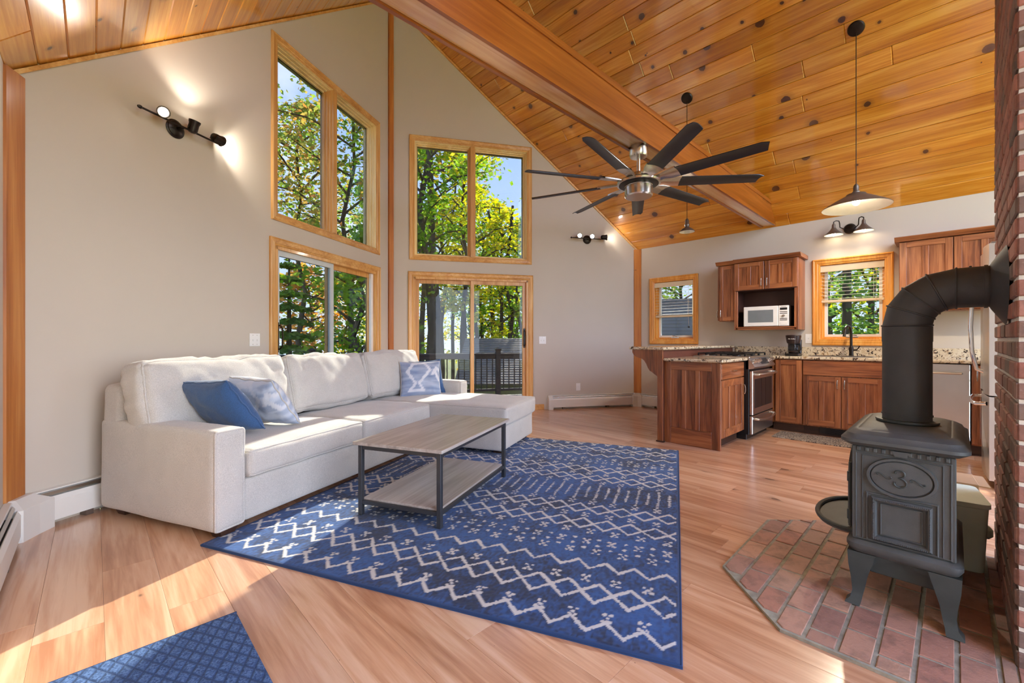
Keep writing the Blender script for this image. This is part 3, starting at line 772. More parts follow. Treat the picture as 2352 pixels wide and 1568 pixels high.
def pillow(name, mtx, hw, hh, th, mat, label, cat='throw pillow', group=None, dye=None, n=44, seed=0):
    V = []; F = []; C = []
    for sd in (1, -1):
        for i in range(n+1):
            for j in range(n+1):
                a = math.sin(pi/2*(2*i/n-1)); b = math.sin(pi/2*(2*j/n-1))
                z = sd*th*(max(0, (1-a*a))**.42)*(max(0, (1-b*b))**.42)
                z += sd*.012*mnoise.noise(Vector((a*2.3+seed, b*2.3, sd)))*(1-a*a)*(1-b*b)**.5*1.5
                ed = max(abs(a), abs(b)); z += .006*mnoise.noise(Vector((a*9+seed, b*9, 3)))*(1 if ed < .999 else 0)*.6
                V.append((hw*a*(1-.07*(1-b*b)), hh*b*(1-.07*(1-a*a)), z))
                if dye: C.append(dye((a+1)/2, (b+1)/2))
        k0 = (0 if sd > 0 else (n+1)**2)
        for i in range(n):
            for j in range(n):
                f = (k0+i*(n+1)+j, k0+(i+1)*(n+1)+j, k0+(i+1)*(n+1)+j+1, k0+i*(n+1)+j+1); F.append(f if sd > 0 else f[::-1])
    e = empty(name, (0, 0, 0), 0, label, cat, group); e.matrix_world = mtx
    mb = MB(); mb.v = V; mb.f = F; me = mb.mesh('cover')
    if dye: set_dye(me, C)
    mk('cover', me, mat, e, True, 180)
    path = []
    for (a0, b0), (a1, b1) in (((-1,-1),(1,-1)), ((1,-1),(1,1)), ((1,1),(-1,1)), ((-1,1),(-1,-1))):
        for t in range(14):
            u_ = t/14; a = a0+(a1-a0)*u_; b = b0+(b1-b0)*u_; path.append((hw*a*(1-.07*(1-b*b))*1.003, hh*b*(1-.07*(1-a*a))*1.003, .004*math.sin(t*1.7)))
    q = MB(); q.tube(path, .005, 6, closed=True); q.build('edge_seam', mat if not dye else M['sofa'], e, smooth=True, angle=180)
    return e

# ------------------------------------------------------------------ sectional sofa
SA = R(24.5)
sofa = empty('sectional_sofa', (-2.59, -2.91, 0), SA, 'light grey fabric sectional sofa with a chaise at its right end', 'sofa')
SM = Matrix.Translation((-2.59, -2.91, 0)) @ Matrix.Rotation(SA, 4, 'Z')
F_ = M['sofa']
cushion('base', F_, sofa, (1.15, .50, .175), (.985, .49, .125), r=.02, bulge=(0, 0, 0), n=12, wr=.002)
cushion('chaise_base', F_, sofa, (2.56, .10, .166), (.43, .89, .116), r=.02, bulge=(0, .004, 0), n=14, wr=.003, pipe=[(2, 1)])
cushion('arm', F_, sofa, (.085, .53, .325), (.088, .53, .275), r=.025, bulge=(.006, .006, .006), n=20, wr=.004, wf=4, pipe=[(1, -1)])
cushion('arm', F_, sofa, (2.905, .53, .45), (.085, .51, .17), r=.035, bulge=(.006, .01, .008), n=18, wr=.004, wf=4, pipe=[(1, -1)])
cushion('back_frame', F_, sofa, (1.495, .965, .44), (1.49, .10, .385), r=.05, bulge=(0, 0, .0), n=20, wr=.004)
for i, (a, b) in enumerate(((.182, 1.142), (1.150, 2.112))):
    cushion('seat_cushion', F_, sofa, ((a+b)/2, .365, .382), ((b-a)/2, .385, .080), r=.032, bulge=(.004, .012, .022), n=24, wr=.005, seed=i+1, pipe=[(2, 1), (2, -1)])
cushion('chaise_cushion', F_, sofa, (2.562, -.04, .376), (.438, .785, .088), r=.032, bulge=(.004, .01, .022), n=26, wr=.005, seed=4, pipe=[(2, 1)])
for i, (a, b, zt) in enumerate(((.005, 1.015, .955), (1.03, 1.945, .945), (1.965, 2.93, .955))):
    z0 = .47; rot = Matrix.Rotation(R(-13), 3, 'X')
    cushion('back_cushion', F_, sofa, ((a+b)/2, .735, (z0+zt)/2+.01), ((b-a)/2, .115, (zt-z0)/2), r=.055, bulge=(.02, .055, .02), n=36, wr=.013, wf=5.5, rot=rot, seed=i*3.1+.7, pipe=[(1, -1), (1, 1)], crease=.012)
for (x, y, z1) in ((.09, .07, .06), (.09, .95, .06), (2.25, -.70, .06), (2.88, -.70, .06), (2.90, .95, .06), (1.5, .95, .06)):
    q = MB(); q.add([(x-.035, y-.035, 0), (x+.035, y-.035, 0), (x+.035, y+.035, 0), (x-.035, y+.035, 0), (x-.055, y-.055, z1), (x+.055, y-.055, z1), (x+.055, y+.055, z1), (x-.055, y+.055, z1)],
                    [(0,3,2,1), (4,5,6,7), (0,1,5,4), (1,2,6,5), (2,3,7,6), (3,0,4,7)]); q.build('foot', M['oak_dark'], sofa)

# pillows
def frame_m(c, xa, ya):
    xa = Vector(xa).normalized(); ya = (Vector(ya)-xa*Vector(ya).dot(xa)).normalized(); za = xa.cross(ya)
    m = Matrix((( xa.x, ya.x, za.x, c[0]), (xa.y, ya.y, za.y, c[1]), (xa.z, ya.z, za.z, c[2]), (0, 0, 0, 1))); return SM @ m
IK = [(.15,.69), (.32,.95), (.59,.97), (.74,.75), (.44,.35), (.56,.14), (.2,.14), (.35,.35)]
def segd(p, a, b):
    ax, ay = a; bx, by = b; dx, dy = bx-ax, by-ay; t = max(0, min(1, ((p[0]-ax)*dx+(p[1]-ay)*dy)/(dx*dx+dy*dy))); return math.hypot(p[0]-ax-t*dx, p[1]-ay-t*dy)
def ikat(light):
    def f(a, b):
        n = mnoise.noise(Vector((a*2.2, b*13, 1.3)))*.5+.5; n2 = mnoise.noise(Vector((a*6, b*45, 4)))*.5+.5
        k_ = .15+.75*(n if light < 0.1 else (.5+.5*math.copysign(abs(2*n-1)**.5, 2*n-1)))+.3*(n2-.5); k_ = max(0, min(1, k_+light))
        lo = srgb(96, 120, 160); hi = srgb(206, 212, 222)
        c = [lo[i]*(1-k_)+hi[i]*k_ for i in range(3)]
        d = min(segd((a, b), IK[i], IK[(i+1) % len(IK)]) for i in range(len(IK)))
        d = min(d, segd((a, b), (.80,.62), (.90,.80)), segd((a, b), (.90,.80), (1.0,.72)), segd((a, b), (.86,.72), (.97,.45)))
        if d < .036: c = srgb(222, 222, 226)[:3]
        return (*c, 1)
    return f
M['ikat'] = vcol_mat('pillow_ikat', mul=lambda t, c: t.mix(t.math('MULTIPLY', t.noise(t.obj(), 240, 2), .22), c, (.25, .3, .4, 1)))
pillow('throw_pillow', frame_m((.33, .42, .675), (0, -1, .05), (-.30, .08, .40)), .215, .205, .10, M['pil_blue'], 'plain blue pillow leaning on the left sofa arm', group='throw pillows on the sofa', seed=1)
pillow('throw_pillow', frame_m((.625, .42, .67), (0, -1, -.04), (-.30, .10, .40)), .215, .205, .10, M['ikat'], 'pale blue and white ikat pillow leaning on the blue pillow at the left sofa arm', group='throw pillows on the sofa', dye=ikat(.25), seed=2)
pillow('throw_pillow', frame_m((2.545, .385, .655), (.27, -.30, 0), (.05, .08, .36)), .225, .20, .075, M['ikat'], 'blue and white ikat pillow standing on the chaise', group='throw pillows on the sofa', dye=ikat(-.08), seed=3)
pillow('throw_pillow', frame_m((2.70, .43, .66), (.29, -.28, .02), (.10, .10, .36)), .215, .205, .07, M['pil_blue'], 'plain blue pillow tucked behind the ikat pillow on the chaise', group='throw pillows on the sofa', seed=5)

# ------------------------------------------------------------------ coffee table
M['tabletop'] = wood('greige_laminate', ((150,138,128), (176,166,157), (194,186,178)), 'x', 60, .03, .30, varr=.04, wide=12, use_obj=True, bump=.05)
M['tframe'] = plain('gunmetal_frame', (66, 68, 72), .42, .5)
ct = empty('coffee_table', (-1.305, -3.155, .016), R(25), 'rectangular coffee table with greige wood top, lower shelf and dark metal frame', 'coffee table')
box('tabletop', -.53, .53, -.315, .315, .435, .455, M['tabletop'], ct, b=.003)
box('shelf', -.485, .485, -.27, .27, .088, .104, M['tabletop'], ct, b=.002)
for sx in (-1, 1):
    for sy in (-1, 1): box('leg', sx*.492-.014, sx*.492+.014, sy*.278-.014, sy*.278+.014, 0, .435, M['tframe'], ct, b=.002)
for z0, z1 in ((.405, .435), (.068, .092)):
    for sy in (-1, 1): box('rail', -.478, .478, sy*.278-.010, sy*.278+.010, z0, z1, M['tframe'], ct, b=.002)
    for sx in (-1, 1): box('rail', sx*.492-.010, sx*.492+.010, -.264, .264, z0, z1, M['tframe'], ct, b=.002)

# ------------------------------------------------------------------ area rug with a broken trellis pattern
RA = R(24.8); RL, RWD = 2.985, 2.385
rug = empty('area_rug', (-2.654, -2.882, 0), RA, 'large navy rug with broken off-white diamond trellis under the coffee table', 'rug')
st = .0062; nu, nv = int(RL/st), int(RWD/st)
U, Vv = np.meshgrid(np.linspace(0, RL, nu+1), np.linspace(0, RWD, nv+1), indexing='ij')
P_ = .1375
def vnoise(u, v, f, seed):
    g = np.random.default_rng(seed).random((512, 512)); a = u*f; b = v*f; i = np.floor(a).astype(int); j = np.floor(b).astype(int); fa = a-i; fb = b-j
    fa = fa*fa*(3-2*fa); fb = fb*fb*(3-2*fb); G = lambda x, y: g[x % 512, y % 512]
    return (G(i,j)*(1-fa)+G(i+1,j)*fa)*(1-fb)+(G(i,j+1)*(1-fa)+G(i+1,j+1)*fa)*fb
Um = np.minimum(U, 3.06-U)
Ud = Um + (vnoise(U, Vv, 9, 1)-.5)*.008; Vd = Vv+(vnoise(U, Vv, 9, 2)-.5)*.008
def tri(v, ph, per=1.0): x = ((v/(P_*per)+ph) % 1.0); return 1-np.abs(2*x-1)      # 0..1, peak at .5
mask = np.zeros_like(U); wl_ = .0100
def zig(lo, hi, ph, w=wl_, per=1.0):
    global mask
    amp = hi-lo; d = np.abs(Ud-(lo+amp*tri(Vd, ph, per)))/math.hypot(1, amp/(P_*per/2)); mask = np.maximum(mask, 1-d/w)
def dots(u0, ph, r=.010, per=P_):
    global mask
    dv = ((Vd/per+ph) % 1.0-.5)*per; mask = np.maximum(mask, 1-np.hypot(Ud-u0, dv)/(r*1.3))
def star(u0, ph):
    for du, dp in ((0,0), (.02,.10), (-.02,-.10), (.02,-.10), (-.02,.10)): dots(u0+du, ph+dp, .0085)
PH = .12
zig(.06, .13, PH); star(.158, PH)
zig(.24, .38, PH/2, per=2); zig(.24, .38, PH/2+.5, per=2); star(.410, PH)
zig(.50, .57, PH+.5)
star(.665, PH); dots(.70, PH+.5); dots(.735, PH); star(.775, PH+.5); dots(.80, PH)
for lo, dp in ((.925, .25), (1.15, 0)):
    zig(lo, lo+.14, PH/2+dp, per=2); zig(lo, lo+.14, PH/2+dp+.5, per=2); star(lo-.03, PH+2*dp)
star(1.322, PH)
for i in range(13):
    uu = 1.375+i*.0256
    if uu > 1.53+.02: break
    dots(uu, PH, .0085)
    if i > 1: dots(uu, PH+.5, .0085)
frz = vnoise(U, Vv, 90, 5)*.55+vnoise(U, Vv, 40, 6)*.45
mask = mask.clip(0, 1)
ink = ((mask > .0) & (mask*.85+frz*1.15 > .70)).astype(float)
ink *= ((Vv > .02) & (Vv < RWD-.02))
sh = vnoise(U, Vv, 5, 8)*.5+vnoise(U, Vv, 16, 9)*.3+vnoise(U, Vv*2, 60, 10)*.5
b0 = np.array(srgb(18, 34, 66)[:3]); b1 = np.array(srgb(36, 84, 148)[:3]); wh = np.array(srgb(206, 204, 200)[:3])
k_ = ((sh-.38)/.5).clip(0, 1)[..., None]
colr = (b0*(1-k_)+b1*k_)*(1-ink[..., None])+wh*ink[..., None]
edge = ((U < .014) | (U > RL-.014) | (Vv < .014) | (Vv > RWD-.014))[..., None]
colr = np.where(edge, np.array(srgb(36, 66, 110)[:3]), colr)
Z = .011+rng.random(U.shape)*.0022+ink*.001; Z = np.where(edge[..., 0], .010, Z); brd = np.zeros_like(Z, bool); brd[0] = brd[-1] = True; brd[:, 0] = brd[:, -1] = True; Z[brd] = 0.0005
co = np.stack([U, -Vv, Z], -1).reshape(-1, 3)
idx = np.arange((nu+1)*(nv+1)).reshape(nu+1, nv+1)
quads = np.stack([idx[:-1, :-1], idx[:-1, 1:], idx[1:, 1:], idx[1:, :-1]], -1).reshape(-1, 4)
def grid_mesh(name, co, quads):
    me = bpy.data.meshes.new(name); me.vertices.add(len(co)); me.vertices.foreach_set('co', co.astype(np.float32).ravel())
    m = len(quads); me.loops.add(4*m); me.loops.foreach_set('vertex_index', quads.astype(np.int32).ravel())
    me.polygons.add(m); me.polygons.foreach_set('loop_start', np.arange(0, 4*m, 4, dtype=np.int32)); me.polygons.foreach_set('loop_total', np.full(m, 4, dtype=np.int32))
    me.update(calc_edges=True); return me
rme = grid_mesh('pile', co, quads); set_dye(rme, np.concatenate([colr.reshape(-1, 3), np.ones((len(co), 1))], 1))
M['rug'] = vcol_mat('rug_pile', mul=lambda t, c: c, bscale=500, bump=.5, sheen=.15)
mk('pile', rme, M['rug'], rug)
q = MB(); q.tube([(.004, -.004, .006), (RL-.004, -.004, .006), (RL-.004, -RWD+.004, .006), (.004, -RWD+.004, .006)], .006, 6, closed=True)
M['bind'] = plain('rug_binding', (34, 60, 100), .9); q.build('binding', M['bind'], rug)

# entry mat
t = NT('textured_mat'); p = t.obj(); sp = t.n('ShaderNodeSeparateXYZ'); t.set(sp.inputs[0], p)
gA = t.math('PINGPONG', t.math('ADD', sp.outputs[0], t.math('MULTIPLY', sp.outputs[1], .55)), .022); gB = t.math('PINGPONG', t.math('SUBTRACT', sp.outputs[0], t.math('MULTIPLY', sp.outputs[1], .55)), .022)
gg = t.math('MINIMUM', t.math('MULTIPLY', t.math('MINIMUM', gA, gB), 120, clamp=True), 1.0); nn_ = t.noise(p, 160, 2)
cc = t.mix(gg, srgb(44, 68, 106), t.ramp(nn_, [(.35, srgb(48, 74, 116)), (.65, srgb(92, 124, 172))]))
t.bsdf(cc, .95, 0, t.bump(t.math('ADD', t.math('MULTIPLY', gg, 1.0), t.math('MULTIPLY', nn_, .5)), .5, .005)); M['mat_blue'] = t.mat
em = empty('entry_mat', (-2.985, -4.30, 0), 0, 'small textured blue mat at the lower left beside the wall heater', 'mat')
box('mat_body', -.335, .335, -.63, .63, .0005, .010, M['mat_blue'], em, b=.003)
box('fringe_edge', -.335, .337, .628, .634, .0005, .009, M['bind'], em, b=.001)

# ------------------------------------------------------------------ baseboard heaters
def heater(key, x0, x1, label, cap0=True, cap1=True):
    e = empty('baseboard_heater', FR[key][0], FR[key][1], label, 'heater', 'baseboard heaters along the walls')
    D = .068
    box('back_plate', x0, x1, -.006, -.001, .012, .215, M['enamel'], e, b=.001)
    hood = MB(); hood.prism([(-.006, .216), (-.030, .213), (-.034, .207), (-.030, .205), (-.006, .209)], lambda a, b, d: (d, a, b), x0, x1); hood.build('hood', M['enamel'], e)
    fc = MB(); fc.prism([(-D, .035), (-D-.001, .150), (-D+.012, .176), (-D+.016, .174), (-D+.004, .149), (-D+.004, .035)], lambda a, b, d: (d, a, b), x0, x1); fc.build('front_cover', M['enamel'], e)
    dm = MB(); dm.prism([(-D+.022, .186), (-.038, .200), (-.036, .197), (-D+.021, .182)], lambda a, b, d: (d, a, b), x0+.03, x1-.03); dm.build('damper', M['nickel'], e)
    box('fin_element', x0+.02, x1-.02, -D+.012, -.01, .05, .14, M['fin'], e, b=0)
    x = x0+.25
    while x < x1-.1:
        box('bracket', x-.02, x+.02, -D+.005, -.006, .0005, .034, M['steel_d'], e, b=.001); x += .75
    for on, xx, sg in ((cap0, x0, -1), (cap1, x1, 1)):
        if on:
            c = MB(); c.prism([(-.001, .0), (-D-.004, .0), (-D-.004, .152), (-D+.012, .182), (-.03, .220), (-.001, .220)], lambda a, b, d: (d, a, b), xx-sg*.065, xx+sg*.004); c.build('end_cap', M['enamel'], e)
    return e
heater('west', -3.55, YC-.10, 'white baseboard heater along the left side wall', True, False)
heater('left', .10, 1.75, 'white baseboard heater under the left gable wall beside the sofa arm', False, True)
heater('right', 2.40, L-.06, 'white baseboard heater under the right gable wall', True, False)
heater('kitchen', -YC+.07, 3.36, 'white baseboard heater running behind the bar counter', False, True)
def corner_cover(pts, label):
    e = empty('heater_corner_cover', (0, 0, 0), 0, label, 'heater cover')
    mb = MB(); n = len(pts); z0, z1 = .0, .218
    mb.prism(pts, lambda a, b, d: (a, b, d), z0, .172)
    c = Vector((sum(p[0] for p in pts)/n, sum(p[1] for p in pts)/n)); k0 = Vector(pts[0])
    top = [tuple(k0+(Vector(p)-k0)*.55) for p in pts]
    vs = [(*p, .172) for p in pts]+[(*p, z1) for p in top]
    mb.add(vs, [(i, (i+1) % n, n+(i+1) % n, n+i) for i in range(n)]+[tuple(range(n, 2*n))])
    mb.build('cover', M['enamel'], e); return e
def wpt(key, x, y): v = fmat(key) @ Vector((x, y, 0)); return (v.x, v.y)
corner_cover([(-W, YC), wpt('west', YC-.15, 0), wpt('west', YC-.15, -.078), wpt('left', .085, -.115), wpt('left', .17, -.078), wpt('left', .17, 0)], 'white corner piece joining the two heaters at the left corner post')
corner_cover([(W, YC), wpt('right', L-.12, 0), wpt('right', L-.12, -.076), wpt('right', L-.05, -.10), wpt('kitchen', -YC+.12, -.076), wpt('kitchen', -YC+.12, 0)], 'white corner piece joining the two heaters at the kitchen corner post')
b_ = box('baseboard_right', 2.155, 2.335, -.014, 0, 0, .085, M['trim_h'], label='short pine baseboard between the right sliding door and the heater', cat='baseboard', kind='structure'); b_.matrix_world = fmat('right')

# switch plates and outlets
def plate(key, x, z, kind_, label):
    w = .115 if kind_ == 'double' else .072; h = .118
    e = empty('light_switch' if kind_ != 'outlet' else 'wall_outlet', FR[key][0], FR[key][1], label, 'switch' if kind_ != 'outlet' else 'outlet')
    box('cover_plate', x-w/2, x+w/2, -.006, -.0005, z-h/2, z+h/2, M['white_p'], e, b=.002)
    xs = (x-.023, x+.023) if kind_ == 'double' else (x,)
    for xx in xs:
        if kind_ == 'outlet':
            for dz in (-.02, .02): box('receptacle', xx-.016, xx+.016, -.008, -.005, z+dz-.014, z+dz+.014, M['white_p'], e, b=.002)
        else:
            box('toggle', xx-.005, xx+.005, -.016, -.005, z-.012, z+.006, M['white_p'], e, b=.002)
        for dz in (-.042, .042) if kind_ != 'outlet' else (0,): MB().cyl((xx, -.0065, z+dz), (xx, -.005, z+dz), .003, n=8).build('screw', M['nickel'], e)
plate('left', L-2.319, 1.096, 'double', 'white double switch plate left of the left sliding door')
plate('right', 2.31, 1.088, 'double', 'white switch plate right of the right sliding door')
plate('right', 2.909, .34, 'outlet', 'white outlet above the heater on the right gable wall')
plate('kitchen', 2.52, .36, 'outlet', 'white outlet low on the kitchen wall beside the bar counter')
# ------------------------------------------------------------------ kitchen
def kemp(name, label, cat, group=None, key='kitchen'):
    return empty(name, FR[key][0], FR[key][1], label, cat, group)
def bar_handle(par, p0, p1, out, r=.005, bow=.012, mat='nickel'):
    p0 = Vector(p0); p1 = Vector(p1); o = Vector(out); pts = [p0]
    for t in np.linspace(0, 1, 9): pts.append(p0.lerp(p1, .04+.92*t)+o*(1+bow/.03*math.sin(pi*t)*.8))
    pts.append(p1); q = MB(); q.tube(pts, r, 8); return q.build('handle', M[mat], par, smooth=True)
def shaker(par, x0, x1, z0, z1, y, npan=2, fr=.055, th=.02, hx=None, hz=None, name='door', mid=.05, horiz=False, hv=True):
    """door/drawer front with recessed panels; y = front plane, room toward -y"""
    b = .0025; o = box(name, x0+.001, x1-.001, y+.012, y+th, z0+.001, z1-.001, M['oak'], par, b=0)
    box('stile', x0, x0+fr, y, y+th, z0, z1, M['oak'], o, b=b); box('stile', x1-fr, x1, y, y+th, z0, z1, M['oak'], o, b=b)
    r_ = MB().box(x0+fr, x1-fr, y, y+th, z1-fr, z1, b).build('top_rail', M['oak_y'], o); MB().box(x0+fr, x1-fr, y, y+th, z0, z0+fr*1.15, b).build('bottom_rail', M['oak_y'], o)
    iw = (x1-x0-2*fr-(npan-1)*mid)/npan
    for i in range(npan):
        a = x0+fr+i*(iw+mid); box('panel', a-.002, a+iw+.002, y+.010, y+.018, z0+fr, z1-fr, M['oak'], o, b=0)
        if i < npan-1: box('mullion', a+iw, a+iw+mid, y, y+th, z0+fr*1.15, z1-fr, M['oak'], o, b=b)
    if hx is not None:
        if hv: bar_handle(o, (hx, y, hz-.05), (hx, y, hz+.05), (0, -.02, 0))
        else: bar_handle(o, (hx-.05, y, hz), (hx+.05, y, hz), (0, -.02, 0))
    return o
YF = -.53
def carcass(e, x0, x1, y0, y1, z0, z1, toe=True, mat='oak'):
    box('carcass', x0, x1, y0, y1, z0, z1, M[mat], e, b=.002)
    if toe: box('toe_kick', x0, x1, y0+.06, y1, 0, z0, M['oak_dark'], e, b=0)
# corner + sink + right base cabinets on the kitchen wall
c = kemp('base_cabinet', 'oak base cabinet filling the corner beside the range', 'cabinet', 'oak base cabinets')
carcass(c, 4.13, 4.445, YF, -.006, .10, .868); shaker(c, 4.17, 4.44, .115, .855, YF-.021, 1)
c = kemp('base_cabinet', 'wide oak sink base cabinet with two doors under the window', 'cabinet', 'oak base cabinets')
carcass(c, 4.447, 5.178, YF, -.006, .10, .868)
box('false_drawer', 4.452, 5.173, YF-.021, YF-.001, .690, .855, M['oak_y'], c, b=.003)
shaker(c, 4.452, 4.806, .115, .680, YF-.021, 2, hx=4.778, hz=.60); shaker(c, 4.814, 5.173, .115, .680, YF-.021, 2, hx=4.842, hz=.60)
gr = MB(); gr.box(4.60, 4.90, YF+.045, YF+.06, .02, .095, .002); go = gr.build('vent_grille', M['black'], c)
for i in range(6): box('louver', 4.66, 4.89, YF+.040, YF+.046, .03+i*.010, .035+i*.010, M['black_m'], go, b=0)
c = kemp('base_cabinet', 'narrow oak base cabinet between dishwasher and refrigerator', 'cabinet', 'oak base cabinets')
carcass(c, 5.792, 6.10, YF, -.006, .10, .868); shaker(c, 5.797, 6.095, .115, .855, YF-.021, 1, hx=5.83, hz=.76)
# dishwasher
d = kemp('dishwasher', 'stainless steel dishwasher behind the wood stove', 'dishwasher')
box('body', 5.183, 5.788, YF+.02, -.02, .10, .865, M['black_m'], d); box('toe_panel', 5.19, 5.78, YF+.05, -.1, .0, .10, M['black'], d)
dd = box('door', 5.186, 5.785, YF-.028, YF+.019, .105, .862, M['steel'], d, b=.006)
box('control_strip', 5.188, 5.783, YF-.0295, YF-.027, .800, .860, M['steel'], dd, b=.001)
MB().tube([(5.24, YF-.028, .775), (5.24, YF-.062, .775), (5.73, YF-.062, .775), (5.73, YF-.028, .775)], .010, 8).build('handle', M['steel'], dd, smooth=True)
# peninsula cabinet: frame with local axes = world, front toward -y
p = empty('base_cabinet', (1.35, -4.08, 0), 0, 'oak peninsula cabinet with panelled end facing the rug', 'cabinet', 'oak base cabinets')
PXW = .69
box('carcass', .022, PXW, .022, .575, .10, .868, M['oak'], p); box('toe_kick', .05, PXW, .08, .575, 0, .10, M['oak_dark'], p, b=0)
e_ = MB()   # end panel faces -x
e_.box(.014, .022, .001, .579, .001, .867, 0); eo = e_.build('end_panel', M['oak'], p); box('stile', 0, .021, 0, .085, 0, .868, M['oak'], eo, b=.003); box('stile', 0, .021, .505, .580, 0, .868, M['oak'], eo, b=.003)
box('rail', 0, .021, .085, .505, .78, .868, M['oak_y'], eo); box('rail', 0, .021, .085, .505, 0, .17, M['oak_y'], eo)
for a in (.205, .345): box('mullion', 0, .021, a, a+.045, .17, .78, M['oak'], eo)
for a, b in ((.085, .205), (.25, .345), (.39, .505)): box('panel', .010, .020, a, b, .17, .78, M['oak'], eo, b=0)
box('drawer_front', .03, PXW-.01, -.001, .021, .700, .855, M['oak_x'], p, b=.004); bar_handle(p, (.30, -.001, .775), (.40, -.001, .775), (0, -.02, 0))
shaker(p, .03, PXW-.01, .115, .690, 0, 3, fr=.07, hx=PXW-.045, hz=.56)
# bar back wall, bar top, corbel
bw = empty('bar_knee_wall', (1.30, -3.50, 0), 0, 'dark oak knee wall carrying the raised bar counter', 'bar wall')
box('panel', .02, W-1.30-.002, 0, .045, .012, .985, M['panel_br'], bw, b=.002); box('end_board', 0, .02, -.004, .055, .012, .985, M['oak'], bw, b=.002); box('base_shoe', -.012, .03, -.02, .065, 0, .014, M['oak_dark'], bw, b=.002)
cb = empty('bar_bracket', (1.305, -3.443, .985), 0, 'scrolled oak bracket under the overhanging bar top', 'bracket')
pr = [(0, 0), (.30, 0), (.30, -.03), (.285, -.055), (.255, -.080), (.215, -.092), (.185, -.098), (.155, -.118), (.130, -.155), (.112, -.195), (.092, -.225), (.060, -.243), (.035, -.262), (.012, -.275), (0, -.285)]
MB().prism(pr, lambda a, b, d: (d, a, b), .0, .045).build('scroll', M['oak'], cb, smooth=True, angle=30)
bt = empty('bar_counter', (0, 0, 0), 0, 'raised granite bar counter above the range', 'countertop', 'granite countertops')
MB().box(1.275, W-.003, -3.535, -3.115, .986, 1.018, .010).build('slab', M['granite'], bt)
k1 = empty('countertop', (0, 0, 0), 0, 'small granite countertop on the peninsula end', 'countertop', 'granite countertops')
MB().box(1.315, 2.045, -4.115, -3.502, .869, .900, .008).build('slab', M['granite'], k1)
k2 = empty('countertop', (0, 0, 0), 0, 'granite countertop with backsplash along the kitchen wall', 'countertop', 'granite countertops')
q = MB(); SX0, SX1, SY0, SY1 = 2.955, 3.255, -5.06, -4.50
q.box(2.845, SX0, -6.10, -4.13, .869, .900, .006).box(SX1, W-.022, -6.10, -3.502, .869, .900, .0).box(SX0, SX1, SY1, -4.13, .869, .900, 0).box(SX0, SX1, -6.10, SY0, .869, .900, 0).box(2.835, SX1, -4.13, -3.502, .869, .900, 0)
q.build('slab', M['granite'], k2, kind='stuff'); box('backsplash', W-.021, W-.002, -6.10, -3.545, .869, 1.005, M['granite'], k2, b=.002)
# sink and faucet
s = empty('kitchen_sink', (3.105, -4.78, .90), 0, 'drop-in sink with thin steel rim under the window', 'sink')
MB().frame(-.17, .17, -.30, .30, [(0, .0005), (0, .007), (.02, .008), (.02, .0005)]).build('rim', M['steel'], s)
for o in s.children: o.rotation_euler = (R(90), 0, 0); o.scale = (1, 1, -1)
bs = MB(); bs.box(-.142, .142, -.272, .272, -.15, -.148); bs.box(-.145, -.142, -.275, .275, -.15, .003).box(.142, .145, -.275, .275, -.15, .003).box(-.145, .145, -.275, -.272, -.15, .003).box(-.145, .145, .272, .275, -.15, .003); bs.build('basin', M['black_m'], s)
f = empty('faucet', (3.305, -4.84, .900), 0, 'dark gooseneck faucet behind the sink', 'faucet')
MB().lathe([(.030, 0), (.030, .008), (.022, .014), (.020, .05), (.024, .075), (.022, .10), (.014, .125)], n=16).build('base', M['bronze'], f, smooth=True)
pth = [(0, 0, .12)]+[(0, 0, .24)]+[(-.075+.075*math.cos(a), .02*(1-math.cos(a)), .26+.095*math.sin(a)) for a in np.linspace(0, pi*.92, 12)]
q = MB(); q.tube(pth, .0135, 10); tip = Vector(pth[-1]); q.cyl(tip, tip+Vector((-.012, .004, -.05)), .012, .016, 12); q.build('spout', M['bronze'], f, smooth=True)
q = MB(); q.cyl((0, -.015, .075), (0, -.055, .078), .012, .010, 10); q.tube([(0, -.05, .08), (-.01, -.068, .10), (-.02, -.08, .125)], .006, 8); q.build('lever', M['bronze'], f, smooth=True)
# range
g = empty('range', (2.055, -4.15, 0), 0, 'stainless gas range with black oven glass set in the peninsula', 'range')
RW2 = .765
box('body', 0, RW2, .03, .63, .06, .895, M['black'], g); box('base', .02, RW2-.02, .06, .6, 0, .06, M['black'], g)
box('cooktop', -.004, RW2+.004, .02, .635, .895, .912, M['steel'], g, b=.004)
dr = box('oven_door', .006, RW2-.006, -.008, .028, .275, .755, M['steel'], g, b=.006)
box('oven_glass', .07, RW2-.07, -.0105, -.007, .345, .665, M['black'], dr, b=.001)
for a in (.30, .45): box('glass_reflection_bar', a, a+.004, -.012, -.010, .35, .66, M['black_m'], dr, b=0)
MB().tube([(.05, -.008, .715), (.055, -.055, .715), (.20, -.066, .715), (RW2/2, -.070, .715), (RW2-.20, -.066, .715), (RW2-.055, -.055, .715), (RW2-.05, -.008, .715)], .013, 10).build('handle', M['steel'], dr, smooth=True)
dw = box('storage_drawer', .006, RW2-.006, -.006, .028, .065, .262, M['steel'], g, b=.006)
MB().tube([(.06, -.006, .228), (.07, -.045, .226), (.22, -.060, .215), (RW2/2, -.064, .211), (RW2-.22, -.060, .215), (RW2-.07, -.045, .226), (RW2-.06, -.006, .228)], .012, 10).build('handle', M['steel'], dw, smooth=True)
cp = MB(); cp.prism([(.03, .775), (-.012, .780), (-.030, .800), (.035, .905), (.06, .905), (.06, .775)], lambda a, b, d: (d, a, b), 0, RW2); cpo = cp.build('control_panel', M['steel'], g)
nrm = Vector((0, -.105, .065)).normalized()
